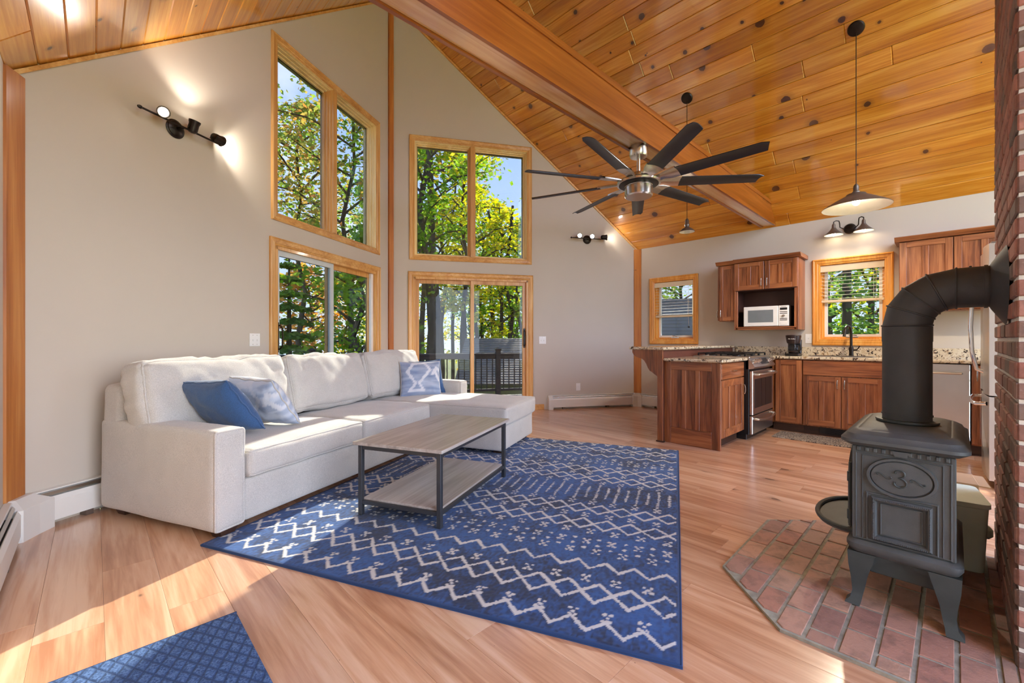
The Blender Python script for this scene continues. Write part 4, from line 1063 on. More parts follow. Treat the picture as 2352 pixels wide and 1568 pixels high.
for x in (.07, .145, .22, RW2-.13, RW2-.055):
    c0 = Vector((x, .003, .853)); q = MB(); q.cyl(c0, c0+nrm*.012, .024, .022, 18); q.cyl(c0+nrm*.012, c0+nrm*.042, .019, .017, 18); q.build('knob', M['nickel'], cpo, smooth=True)
q = MB(); c0 = Vector((0, .002, .853)); up = Vector((0, .065, .105)).normalized()
vs = [Vector((x, 0, 0))+c0+up*h_+nrm*.002 for x, h_ in ((.29, -.035), (.57, -.035), (.57, .035), (.29, .035))]; q.add([tuple(v) for v in vs], [(0, 1, 2, 3)]); q.build('display', M['black'], cpo)
for gx in (.02, .265, .51): # three grates
    q = MB(); x0, x1, y0, y1, zz = gx, gx+.235, .07, .59, .945
    for a in (x0+.008, (x0+x1)/2, x1-.008): q.box(a-.006, a+.006, y0, y1, zz-.012, zz, .002)
    for b_ in np.linspace(y0+.006, y1-.006, 6): q.box(x0, x1, b_-.006, b_+.006, zz-.012, zz, .002)
    for a in (x0+.008, x1-.008):
        for b_ in (y0+.006, (y0+y1)/2, y1-.006): q.box(a-.008, a+.008, b_-.008, b_+.008, .911, zz-.01, .001)
    q.build('grate', M['black_m'], g)
for x, y in ((.14, .2), (.14, .46), (.383, .33), (.626, .2), (.626, .46)): MB().lathe([(.045, .912), (.045, .922), (.03, .928), (.0001, .93)], (x, y, 0), n=18).build('burner', M['black'], g, smooth=True)
# upper cabinets, left group
UY = -.30
u1 = kemp('wall_cabinet', 'narrow oak wall cabinet left of the microwave', 'cabinet', 'oak wall cabinets')
box('carcass', 3.425, 3.630, UY+.005, -.002, 1.345, 2.105, M['oak'], u1)
shaker(u1, 3.435, 3.628, 1.355, 2.095, UY-.016, 1, fr=.045, hx=3.457, hz=1.45)
q = MB(); q.box(3.404, 3.424, UY+.01, -.01, 1.355, 2.095, .003); so = q.build('side_door', M['oak'], u1)
bar_handle(so, (3.404, UY+.05, 1.40), (3.404, UY+.05, 1.50), (-.02, 0, 0))
u2 = kemp('wall_cabinet', 'oak wall cabinet with two doors and an open microwave shelf', 'cabinet', 'oak wall cabinets')
UD = UY-.04
q = MB(); q.box(3.634, 3.654, UD, -.002, 1.222, 2.105, .002); q.build('side_panel', M['oak'], u2); q = MB(); q.box(4.342, 4.362, UD, -.002, 1.222, 2.105, .002); q.build('side_panel', M['oak'], u2)
box('stile', 3.654, 3.678, UD, UD+.02, 1.222, 1.735, M['oak'], u2); box('stile', 4.318, 4.342, UD, UD+.02, 1.222, 1.735, M['oak'], u2)
box('shelf', 3.654, 4.342, UD, -.002, 1.225, 1.262, M['oak_y'], u2); box('back_panel', 3.654, 4.342, -.012, -.003, 1.262, 1.735, M['cab_in'], u2, b=0); box('divider', 3.654, 4.342, UD+.004, -.012, 1.735, 1.752, M['cab_in'], u2, b=0)
box('lining', 3.6545, 3.657, UD+.02, -.012, 1.262, 1.735, M['cab_in'], u2, b=0); box('lining', 4.339, 4.3415, UD+.02, -.012, 1.262, 1.735, M['cab_in'], u2, b=0)
box('top_panel', 3.654, 4.342, UD+.004, -.002, 2.085, 2.105, M['oak_y'], u2)
box('slide_out_lip', 3.66, 4.336, UD-.012, UD-.001, 1.246, 1.262, M['oak_y'], u2)
shaker(u2, 3.640, 3.994, 1.742, 2.098, UD-.021, 2, hx=3.966, hz=1.83); shaker(u2, 4.002, 4.356, 1.742, 2.098, UD-.021, 2, hx=4.030, hz=1.83)
def crown(par, x0, x1, y, z):
    q = MB(); q.prism([(y-.022, z), (y-.055, z+.04), (y-.055, z+.048), (-.002, z+.048), (-.002, z)], lambda a, b, d: (d, a, b), x0, x1); q.build('crown_moulding', M['oak_y'], par)
crown(u1, 3.395, 3.632, UY, 2.106); crown(u2, 3.634, 4.395, UD, 2.106)
u3 = kemp('wall_cabinet', 'oak wall cabinet with two doors right of the sink window', 'cabinet', 'oak wall cabinets')
box('carcass', 5.27, 6.10, UY+.005, -.002, 1.395, 2.135, M['oak'], u3)
shaker(u3, 5.275, 5.672, 1.405, 2.125, UY-.016, 2, hx=5.645, hz=1.50); shaker(u3, 5.680, 6.095, 1.405, 2.125, UY-.016, 2, hx=5.71, hz=1.50)
crown(u3, 5.235, 6.10, UY, 2.136)
# microwave
mw = kemp('microwave', 'white and steel microwave oven in the open cabinet shelf', 'microwave'); MY = UD+.015
box('body', 3.745, 4.262, MY+.012, -.03, 1.266, 1.525, M['steel_d'], mw, b=.004)
md = box('door', 3.747, 4.145, MY-.012, MY+.011, 1.268, 1.523, M['white_p'], mw, b=.006); M['mw_glass'] = plain('microwave_window', (118, 124, 126), .25)
box('window', 3.80, 4.092, MY-.0135, MY-.011, 1.318, 1.476, M['mw_glass'], md, b=.001)
cpn = box('control_panel', 4.149, 4.260, MY-.010, MY+.011, 1.268, 1.523, M['white_p'], mw, b=.004)
box('display', 4.165, 4.244, MY-.0115, MY-.009, 1.468, 1.496, M['black'], cpn, b=.001)
MB().cyl((4.205, MY-.010, 1.395), (4.205, MY-.026, 1.395), .016, .014, 16).build('dial', M['nickel'], cpn, smooth=True)
for r in (1.445, 1.425, 1.360, 1.342): box('button_row', 4.165, 4.244, MY-.0115, MY-.0095, r-.004, r+.004, M['fin'], cpn, b=0)
box('open_button', 4.165, 4.244, MY-.013, MY-.0095, 1.285, 1.318, M['white_p'], cpn, b=.002)
def text(body, size, mtx, mat, par, name='lettering', ex=.0004):
    cu = bpy.data.curves.new(name, 'FONT'); cu.body = body; cu.size = size; cu.extrude = ex; cu.align_x = 'CENTER'; cu.align_y = 'CENTER'
    o = bpy.data.objects.new(name, cu); COL.objects.link(o); dg = bpy.context.evaluated_depsgraph_get()
    me = bpy.data.meshes.new_from_object(o.evaluated_get(dg)); bpy.data.objects.remove(o); me.transform(mtx)
    return mk(name, me, mat, par)
text('Panasonic', .014, Matrix.Translation((4.205, MY-.0112, 1.508)) @ Matrix.Rotation(R(90), 4, 'X'), M['fin'], mw)
# coffee maker (front toward -y local of kitchen frame)
cm = kemp('coffee_maker', 'black drip coffee maker with glass carafe on the counter', 'coffee maker'); cx, cy, cz = 4.30, -.29, .9005
MB().box(cx-.075, cx+.075, cy-.09, cy+.10, cz, cz+.028, .01).build('warming_base', M['black'], cm)
MB().box(cx-.07, cx+.07, cy+.045, cy+.10, cz+.026, cz+.20, .008).build('water_tank', M['black'], cm)
M['cm_brown'] = plain('brew_head_brown', (44, 30, 26), .3)
MB().lathe([(.066, .150), (.072, .17), (.080, .22), (.084, .245), (.078, .252), (.02, .256)], (cx, cy, cz), n=24).build('brew_head', M['cm_brown'], cm, smooth=True)
MB().lathe([(.054, .030), (.062, .045), (.066, .08), (.060, .115), (.046, .138), (.046, .146)], (cx, cy, cz), n=24).build('carafe', M['clear'], cm, smooth=True)
MB().lathe([(.050, .031), (.058, .046), (.0605, .062), (.001, .0625)], (cx, cy, cz), n=20).build('coffee', M['cm_brown'], cm, smooth=True)
MB().lathe([(.048, .136), (.050, .150), (.030, .152)], (cx, cy, cz), n=20).build('carafe_collar', M['black'], cm, smooth=True)
MB().tube([(cx+.045, cy-.03, cz+.14), (cx+.085, cy-.055, cz+.135), (cx+.092, cy-.058, cz+.08), (cx+.06, cy-.04, cz+.05)], .007, 8).build('carafe_handle', M['black'], cm, smooth=True)
text('Mr. Coffee', .017, Matrix.Translation((cx, cy-.0805, cz+.205)) @ Matrix.Rotation(R(90), 4, 'X'), M['white_p'], cm, ex=.0016)
plate('kitchen', 4.40, 1.11, 'outlet', 'white outlet on the wall behind the coffee maker')
# refrigerator: front faces +y
r = empty('refrigerator', (1.62, -5.835, 0), 0, 'stainless french door refrigerator beyond the brick chimney', 'refrigerator')
box('body', 0, .90, -.72, -.075, .02, 1.79, M['steel_d'], r, b=.006)
def fdoor(x0, x1, z0, z1, nm):
    q = MB(); n = 10; xm = (x0+x1)/2; prof = [(x0, -.07)]+[(x0+(x1-x0)*i/n, -.022+.022*math.sin(pi*i/n)) for i in range(n+1)]+[(x1, -.07)]
    q.prism(prof, lambda a, b, d: (a, b, d), z0, z1); return q.build(nm, M['steel'], r, smooth=True, angle=50)
d1 = fdoor(.002, .447, .69, 1.80, 'door'); d2 = fdoor(.453, .898, .69, 1.80, 'door'); d3 = fdoor(.002, .898, .07, .68, 'freezer_drawer')
for dd_, x in ((d1, .41), (d2, .49)): MB().tube([(x, -.012, .84), (x, .03, .86), (x, .055, 1.0), (x, .062, 1.2), (x, .055, 1.42), (x, .03, 1.56), (x, -.012, 1.58)], .014, 10).build('handle', M['chrome'], dd_, smooth=True)
MB().tube([(.10, -.012, .62), (.12, .04, .615), (.28, .058, .61), (.45, .062, .61), (.62, .058, .61), (.78, .04, .615), (.80, -.012, .62)], .014, 10).build('handle', M['chrome'], d3, smooth=True)
for x in (.06, .84): box('hinge_cover', x-.04, x+.04, -.14, -.03, 1.79, 1.815, M['steel_d'], r, b=.004)
box('base_grille', .03, .87, -.7, -.09, 0, .02, M['black'], r, b=0)
# kitchen floor mat
t = NT('kitchen_mat_weave'); pp = t.pos(); n1 = t.noise(pp, 70, 3, .7); n2 = t.noise(t.scale(pp, (12, 2, 1)), 6, 2)
t.bsdf(t.mix(t.math('GREATER_THAN', n1, .53), t.ramp(n2, [(.4, srgb(120,104,88)), (.6, srgb(176,160,140))]), srgb(48, 40, 44)), .95, 0, t.bump(n1, .5, .004)); M['kmat'] = t.mat
km = empty('kitchen_mat', (2.62, -4.60, 0), 0, 'speckled brown kitchen mat on the floor before the sink', 'mat'); box('mat_body', -.20, .20, -.42, .36, .0005, .012, M['kmat'], km, b=.004)
# ------------------------------------------------------------------ brick hearth (flush pad) and chimney
HP = [(-.14, -4.89), (-.89, -4.90), (-1.21, -5.22), (-1.21, -6.45), (-.862, -6.45), (-.862, -5.822), (.16, -5.822), (.16, -5.20)]
hearth = MB().prism(HP, lambda a, b, d: (a, b, d), .0003, .012).build('hearth', M['mortar_d'], label='eight-sided brick hearth pad set in the floor under the wood stove', cat='hearth', kind='structure')
def clip(poly, a, b):
    """keep the part left of a->b"""
    out = []; n = len(poly); s_ = lambda p: (b[0]-a[0])*(p[1]-a[1])-(b[1]-a[1])*(p[0]-a[0])
    for i in range(n):
        p, q_ = poly[i], poly[(i+1) % n]; sp, sq = s_(p), s_(q_)
        if sp >= 0: out.append(p)
        if sp*sq < 0: t_ = sp/(sp-sq); out.append((p[0]+(q_[0]-p[0])*t_, p[1]+(q_[1]-p[1])*t_))
    return out
def inset(poly, d):
    c = Vector((sum(p[0] for p in poly)/len(poly), sum(p[1] for p in poly)/len(poly))); return [tuple(Vector(p)+(c-Vector(p)).normalized()*d) for p in poly]
def slab(poly, z0, z1, b, name, mat, par):
    n = len(poly); top = inset(poly, b); q = MB()
    q.add([(*p, z0) for p in poly]+[(*p, z1-b*.6) for p in poly]+[(*p, z1) for p in top],
          [tuple(range(n))[::-1], tuple(range(2*n, 3*n))]+[(i, (i+1) % n, n+(i+1) % n, n+i) for i in range(n)]+[(n+i, n+(i+1) % n, 2*n+(i+1) % n, 2*n+i) for i in range(n)])
    return q.build(name, mat, par)
CV1 = [(-1.21, -6.45), (-.862, -6.45), (-.862, -5.822), (-1.21, -5.822)]      # strip beside the chimney
CV2 = [(-1.21, -5.822), (.16, -5.822), (.16, -5.20), (-.14, -4.89), (-.89, -4.90), (-1.21, -5.22)]
bl, bwd, gp = .200, .098, .014
row = 0; y = -4.90
while y > -6.45:
    x = -1.32-(.105 if row % 2 else 0)
    while x < .2:
        cell = [(x+gp/2, y-bwd+gp/2), (x+bl-gp/2, y-bwd+gp/2), (x+bl-gp/2, y-gp/2), (x+gp/2, y-gp/2)]
        for cv in (CV1, CV2):
            pc = cell
            for i in range(len(cv)):
                a, b = Vector(cv[i]), Vector(cv[(i+1) % len(cv)]); nrm_ = Vector((-(b-a).y, (b-a).x)).normalized()*(.012 if (cv is CV2 and i not in (0,)) or i in (3,) else .003)
                pc = clip(pc, tuple(a+nrm_), tuple(b+nrm_)) if pc else pc
            if pc and len(pc) > 2:
                ar = abs(sum(pc[i][0]*pc[(i+1) % len(pc)][1]-pc[(i+1) % len(pc)][0]*pc[i][1] for i in range(len(pc))))/2
                if ar > .0012: slab(pc, .001, .0165+random.uniform(-.0012, .0012), .004, 'brick', M['hearth'], hearth)
        x += bl
    y -= bwd; row += 1
# chimney stack
chm = MB().box(-.855, .148, -6.44, -5.827, .0, 5.25).build('chimney', M['mortar'], label='red and brown brick chimney at the right edge of the photo', cat='chimney', kind='structure')
ch, jt, bL, bW = .0686, .0145, .203, .095
def brick_mesh(l, h, d): return MB().box(-l/2, l/2, -d/2, d/2, -h/2, h/2, .004).mesh('brick')
BM = {}
rest = MB(); cnt = 0
X0, X1, Y0, Y1 = -.86, .153, -6.445, -5.82
for c_ in range(76):
    z = .002+c_*ch+ch/2; hb = ch-jt
    if z > 5.2: break
    off = 0 if c_ % 2 else .5
    for face in ('north', 'west'):
        a0, a1 = (X0, X1) if face == 'north' else (Y0, Y1)
        # north: stretchers start at the corner X0; west alternates header so corners interlock
        pos_ = []; corner_len = (bL if (c_ % 2 == 0) == (face == 'north') else bW)
        a = 0; tot = a1-a0; first = True
        while a < tot-.02:
            l = corner_len if first else bL; l = min(l, tot-a); pos_.append((a, l)); a += l; first = False
        for a, l in pos_:
            l2 = l-jt if l > .03 else l*.7
            d = .018; pr = random.uniform(0, .003)
            if face == 'north': ctr = (X0+a+l/2, Y1-d/2+.001+pr, z); rz = 0
            else: ctr = (X0+d/2-.001-pr, Y1-a-l/2, z); rz = pi/2
            if a == 0:   # corner brick: reach the corner
                if face == 'north': ctr = (X0+l/2-.002, ctr[1], z); l2 = l-jt+.004
                else: ctr = (ctr[0], Y1-l/2+.002, z); l2 = l-jt+.004
            if z < 2.45 or (z < 2.6 and face == 'north'):
                k_ = round(l2, 4)
                if k_ not in BM: BM[k_] = brick_mesh(l2, hb, d)
                o = mk('brick', BM[k_], M['brick'], chm); o.location = ctr; o.rotation_euler = (0, random.uniform(-.006, .006), rz); cnt += 1
            else:
                rest.m = Matrix.Translation(ctr) @ Matrix.Rotation(rz, 4, 'Z'); rest.box(-l2/2, l2/2, -d/2, d/2, -hb/2, hb/2, .004)
rest.m = Matrix.Identity(4); rest.build('brick', M['brick'], chm, kind='stuff')

# ------------------------------------------------------------------ wood stove
ws = empty('wood_stove', (-.52, -5.533, .0165), 0, 'dark cast iron wood stove with a 3 in an oval on its side', 'stove')
I = M['iron']
def rr(hx, hy, r, n=6):
    pts = []
    for cx_, cy_, a0 in ((hx-r, hy-r, 0), (-hx+r, hy-r, 90), (-hx+r, -hy+r, 180), (hx-r, -hy+r, 270)):
        for i in range(n+1): a = R(a0+90*i/n); pts.append((cx_+r*math.cos(a), cy_+r*math.sin(a)))
    return pts
def loft(rings, cap=True):
    q = MB(); n = len(rings[0][0]); vs = []; fs = []
    for pts, z in rings: vs += [(x, y, z) for x, y in pts]
    for k_ in range(len(rings)-1):
        for i in range(n): fs.append((k_*n+i, k_*n+(i+1) % n, (k_+1)*n+(i+1) % n, (k_+1)*n+i))
    if cap: fs += [tuple(range(n))[::-1], tuple(range((len(rings)-1)*n, len(rings)*n))]
    return q.add(vs, fs)
# body box, slightly narrower than its plinth and top
loft([(rr(.288, .146, .012, 3), .255), (rr(.290, .148, .012, 3), .27), (rr(.286, .145, .012, 3), .655)]).build('body', I, ws, smooth=True)
loft([(rr(.270, .135, .02), .205), (rr(.300, .158, .03), .218), (rr(.312, .170, .035), .240), (rr(.312, .170, .035), .254), (rr(.298, .156, .03), .268)]).build('plinth', I, ws, smooth=True)
loft([(rr(.305, .163, .03), .652), (rr(.318, .176, .04), .660), (rr(.330, .188, .05), .668), (rr(.330, .188, .05), .680), (rr(.318, .176, .05), .688), (rr(.312, .170, .05), .700), (rr(.292, .152, .05), .712), (rr(.282, .142, .05), .716), (rr(.276, .137, .05), .715), (rr(.262, .125, .05), .722), (rr(.1, .08, .05), .724)]).build('top_plate', I, ws, smooth=True, angle=30)
MB().lathe([(.098, .722), (.104, .728), (.104, .736), (.084, .738)], (0, 0, 0), n=28).build('flue_collar', M['iron_d'], ws, smooth=True)
# side casting (faces -x): all relief built proud of x = -.29
X = -.291
sd = MB(); sd.box(X-.006, X, -.142, .142, .272, .650, .002); side = sd.build('side_casting', I, ws)
def rim(par, y0, y1, z0, z1, w, pr, mat=None, name='moulding'):
    q = MB(); prof = [(0, 0), (0, -pr*.6), (w*.35, -pr), (w*.65, -pr), (w, -pr*.3), (w, 0)]
    q.frame(y0, y1, z0, z1, prof); o = q.build(name, mat or I, par); o.matrix_local = Matrix(((0, 1, 0, X-.006), (1, 0, 0, 0), (0, 0, 1, 0), (0, 0, 0, 1))); return o
rim(side, -.140, .140, .274, .628, .006, .004); rim(side, -.118, .118, .276, .618, .004, .004)
rim(side, -.105, .105, .276, .470, .007, .006); rim(side, -.088, .088, .286, .456, .018, .016); rim(side, -.062, .062, .308, .434, .005, .006)
box('field_panel', X-.008, X-.004, -.060, .060, .310, .432, I, side, b=.001)
bd = MB()
for i in range(30):
    for zz in (.292, .450): bd.sphere((X-.024, -.080+.160*i/29, zz), .0024, 4)
for i in range(29):
    for yy in (-.081, .081): bd.sphere((X-.024, yy, .296+.150*i/28), .0024, 4)
bd.build('beading', I, side, smooth=True, kind='stuff')
ov = MB(); cz_ = .543; a_, b_2 = .092, .066
def ell(sa, sb, x, n=40): return [(x, sa*math.cos(2*pi*i/n), cz_+sb*math.sin(2*pi*i/n)) for i in range(n)]
n = 40; rings = [ell(a_+.012, b_2+.012, X-.006), ell(a_+.010, b_2+.010, X-.018), ell(a_+.002, b_2+.002, X-.018), ell(a_, b_2, X-.010), ell(a_-.004, b_2-.004, X-.014), ell(.001, .001, X-.016)]
vs = [p for r_ in rings for p in r_]; fs = [(k_*n+i, k_*n+(i+1) % n, (k_+1)*n+(i+1) % n, (k_+1)*n+i) for k_ in range(len(rings)-1) for i in range(n)]
ov.add(vs, fs); oval = ov.build('oval_medallion', I, side, smooth=True, angle=30)
# numeral and scrolls as raised tubes; +y is left as seen from the room
def rel(pts): return [(X-.018, -a, cz_+b) for a, b in pts]
three = [(-.013, .019), (-.016, .021), (-.015, .027), (-.007, .032), (.004, .032), (.011, .027), (.012, .018), (.008, .010), (.001, .006), (-.006, .005), (.002, .004), (.011, -.001), (.017, -.010), (.016, -.021), (.008, -.030), (-.003, -.033), (-.013, -.029), (-.019, -.021), (-.018, -.014), (-.014, -.015)]
MB().tube(rel(three), .0030, 6).build('numeral_3', M['iron_d'], side, smooth=True)
for sg in (-1, 1):
    scr = [(-.068, .004), (-.070, .011), (-.064, .014), (-.056, .009), (-.048, .001), (-.040, -.005), (-.031, -.006), (-.026, -.001), (-.029, .004), (-.034, .002)]
    MB().tube(rel([(sg*-1*a*1 if sg > 0 else a, b*(-1 if sg > 0 else 1)) for a, b in scr]), .0018, 6).build('scroll', M['iron_d'], side, smooth=True)
for i in range(11):
    if i == 5: continue
    yy = -.128+.256*i/10; box('dentil', X-.014, X-.004, yy-.006, yy+.006, .632, .648, I, side, b=.002)
MB().prism([(-.024, .648), (.024, .648), (.018, .628), (-.018, .628)], lambda a, b, d: (d, a, b), X-.016, X-.004).build('keystone', I, side)
for sg in (-1, 1): box('corner_pilaster', X-.008, X+.002, sg*.142-.008, sg*.142+.008, .270, .650, I, side, b=.003)
# front (faces +y): door, hinges, handle, ash lip
fr_ = MB()
pts = [(-.20, .29), (.20, .29), (.20, .50)]+[(.20*math.cos(a), .50+.12*math.sin(a)) for a in np.linspace(.1, pi-.1, 14)]+[(-.20, .50)]
fr_.prism(pts, lambda a, b, d: (a, d, b), .146, .176); fd = fr_.build('front_door', I, ws, smooth=True, angle=30)
pts2 = [(p[0]*.78, .305+(p[1]-.29)*.80+.01) for p in pts]; MB().prism(pts2, lambda a, b, d: (a, d, b), .170, .179).build('door_glass', M['black'], fd)
for zz in (.34, .50): MB().cyl((-.225, .165, zz-.02), (-.225, .165, zz+.02), .011, n=12).build('hinge', M['iron_d'], ws, smooth=True)
MB().cyl((-.225, .165, .29), (-.225, .165, .56), .006, n=8).build('hinge_pin', M['iron_d'], ws, smooth=True)
MB().tube([(.21, .165, .44), (.21, .20, .44), (.21, .21, .40)], .008, 8).build('door_handle', M['nickel'], ws, smooth=True)
al = MB(); n = 18; arc = [(.235*math.cos(a), .155+.16*math.sin(a)**.8 if math.sin(a) > 0 else .155) for a in np.linspace(0, pi, n)]
k0 = [(x, y, .262) for x, y in arc]; al.add(k0+[(x, y, .270) for x, y in arc], [tuple(range(n))[::-1], tuple(range(n, 2*n))]+[(i, (i+1) % n, n+(i+1) % n, n+i) for i in range(n)])
alo = al.build('ash_lip', I, ws); MB().tube([(x, y, .277) for x, y in arc], .010, 8).build('lip_rim', M['iron_d'], alo, smooth=True)
# cabriole legs
for sx in (-1, 1):
    for sy in (-1, 1):
        q = MB(); spine = [((.255, .120), .215, .045), ((.262, .126), .16, .036), ((.266, .130), .10, .024), ((.270, .132), .05, .018), ((.276, .138), .022, .018), ((.286, .146), .008, .024), ((.288, .148), .0, .024)]
        q.add([p for (c0, z_, r_) in spine for p in [(sx*(c0[0]+dx*r_), sy*(c0[1]+dy*r_), z_) for dx, dy in ((-1,-1), (1,-1), (1,1), (-1,1))]],
              [(k_*4+i, k_*4+(i+1) % 4, (k_+1)*4+(i+1) % 4, (k_+1)*4+i) for k_ in range(len(spine)-1) for i in range(4)]+[(0,1,2,3), (24,25,26,27)])
        q.build('leg', M['iron_d'], ws, smooth=True, angle=50)
for sx in (-1, 1):   # scalloped aprons between legs
    ap = [(-.09, .21), (.09, .21), (.09, .16), (.07, .185), (.04, .192), (.02, .205), (-.02, .205), (-.04, .192), (-.07, .185), (-.09, .16)]
    MB().prism(ap, lambda a, b, d: (d, a, b), sx*.268-.005, sx*.268+.005).build('apron', M['iron_d'], ws)
box('ash_pan_shield', -.24, .24, -.10, .10, .125, .205, M['iron_d'], ws, b=.004)

# stovepipe: rises from the collar, mitred elbow, into the chimney
sp_ = empty('stove_pipe', (-.52, -5.533, .755), 0, 'black stovepipe rising from the stove and elbowing into the brick chimney', 'stove pipe')
R0 = .0815
def ring_on(c, d, r, h): return MB().cyl(Vector(c)-Vector(d)*h/2, Vector(c)+Vector(d)*h/2, r, n=32)
MB().cyl((0, 0, -.015), (0, 0, .34), R0, n=40, caps=False).build('riser', M['pipe'], sp_, smooth=True)
MB().cyl((0, 0, .335), (0, 0, .40), R0+.0015, n=40, caps=False).build('riser_collar', M['pipe'], sp_, smooth=True)
Rb = .15; c0 = Vector((0, -Rb, .405)); segs = 4
def bend(a): return c0+Vector((0, Rb*math.cos(a), Rb*math.sin(a)))
angs = [0]+[(i+.5)*pi/2/ (segs-0) for i in range(segs)]+[pi/2]
cut = [0]+[i*pi/2/segs for i in range(1, segs)]+[pi/2]
nr = 40
def mitre_ring(a, r):
    # ellipse in plane through bend centre at angle a
    out = []
    for i in range(nr):
        t_ = 2*pi*i/nr; out.append(Vector((r*math.sin(t_), 0, 0))+c0+Vector((0, math.cos(a), math.sin(a)))*(Rb/ 1.0+r*math.cos(t_)))
    return out
for i in range(segs):
    q = MB(); ra, rb_ = mitre_ring(cut[i], R0), mitre_ring(cut[i+1], R0)
    q.add([tuple(p) for p in ra+rb_], [(j, (j+1) % nr, nr+(j+1) % nr, nr+j) for j in range(nr)]); q.build('elbow_gore', M['pipe'], sp_, smooth=True)
for i in range(segs+1):
    q = MB(); q.tube([tuple(p) for p in mitre_ring(cut[i], R0+.001)], .0038, 6, closed=True); q.build('seam_bead', M['pipe'], sp_, smooth=True)
yh = -Rb; zc = .405+Rb; yf = -5.82+5.533
MB().cyl((0, yh, zc), (0, yf+.002, zc), R0, n=40, caps=False).build('horizontal_pipe', M['pipe'], sp_, smooth=True)
ring_on((0, yf+.055, zc), (0, 1, 0), R0+.004, .010).build('seam_bead', M['pipe'], sp_, smooth=True)
ring_on((0, 0, .02), (0, 0, 1), R0+.003, .006).build('seam_bead', M['pipe'], sp_, smooth=True)
MB().lathe([(R0+.001, .045), (R0+.012, .040), (.150, .006), (.155, .003)], (0, yf, zc), (0, 1, 0), 40, cap=False).build('flue_flange', M['pipe'], sp_, smooth=True)
for (p_, d_) in (((-R0, 0, .30), (-1, 0, 0)), ((-R0, .0, .37), (-1, 0, 0)), ((-R0, -.20, zc), (-1, 0, 0)), ((-R0+.004, -.02, 0.0), (-1, 0, 0)), ((0, -.19, zc+R0), (0, 0, 1))):
    MB().cyl(Vector(p_), Vector(p_)+Vector(d_)*.005, .004, n=8).build('screw', M['pipe'], sp_)

# bin and box on the far side of the stove
bn = empty('plastic_bin', (.02, -5.66, .0165), R(8), 'pale green plastic bin on the hearth behind the stove', 'bin'); M['bin'] = plain('pale_green_plastic', (226, 238, 216), .45, nz=.1, scale=5)
loft([(rr(.15, .10, .03, 4), 0), (rr(.165, .112, .03, 4), .30), (rr(.172, .118, .03, 4), .305), (rr(.172, .118, .03, 4), .325)]).build('tub', M['bin'], bn, smooth=True, angle=30)
MB().box(-.02, .05, -.15, -.11, .12, .18, .015).build('side_handle', M['bin'], bn)
cbx = empty('cardboard_box', (.36, -5.66, 0), R(5), 'small brown cardboard box on the floor beyond the plastic bin', 'box'); M['card'] = plain('cardboard', (176, 138, 98), .85)
q = MB(); q.box(-.12, .12, -.10, .10, 0, .34, .003); q.build('carton', M['card'], cbx); box('flap', -.12, .12, -.14, -.10, .332, .336, M['card'], cbx, b=0)
# ------------------------------------------------------------------ ceiling fan
fan = empty('ceiling_fan', (0, -3.955, 2.611), 0, 'nine-blade ceiling fan with brushed nickel motor hanging from the beam', 'ceiling fan')
N_ = M['nickel']
MB().lathe([(.068, 0), (.070, -.006), (.070, -.070), (.062, -.084), (.020, -.086)], n=32).build('canopy', N_, fan, smooth=True, angle=30)
MB().cyl((0, 0, -.08), (0, 0, -.215), .014, n=16).build('downrod', N_, fan, smooth=True)
MB().lathe([(.018, -.202), (.045, -.207), (.050, -.217), (.050, -.242), (.060, -.248)], n=28).build('yoke_cover', N_, fan, smooth=True, angle=30)
MB().lathe([(.055, -.242), (.100, -.257), (.150, -.270), (.166, -.284), (.166, -.298), (.120, -.304), (.118, -.292), (.06, -.287)], n=40).build('motor_housing', N_, fan, smooth=True, angle=30)
MB().lathe([(.118, -.288), (.150, -.292), (.150, -.304), (.110, -.310)], n=36).build('vent_ring', M['black_m'], fan, smooth=True)
MB().lathe([(.104, -.302), (.106, -.314), (.104, -.317), (.106, -.320), (.106, -.387), (.100, -.397), (.001, -.399)], n=40).build('light_drum', N_, fan, smooth=True, angle=30)
tilt = R(-14)
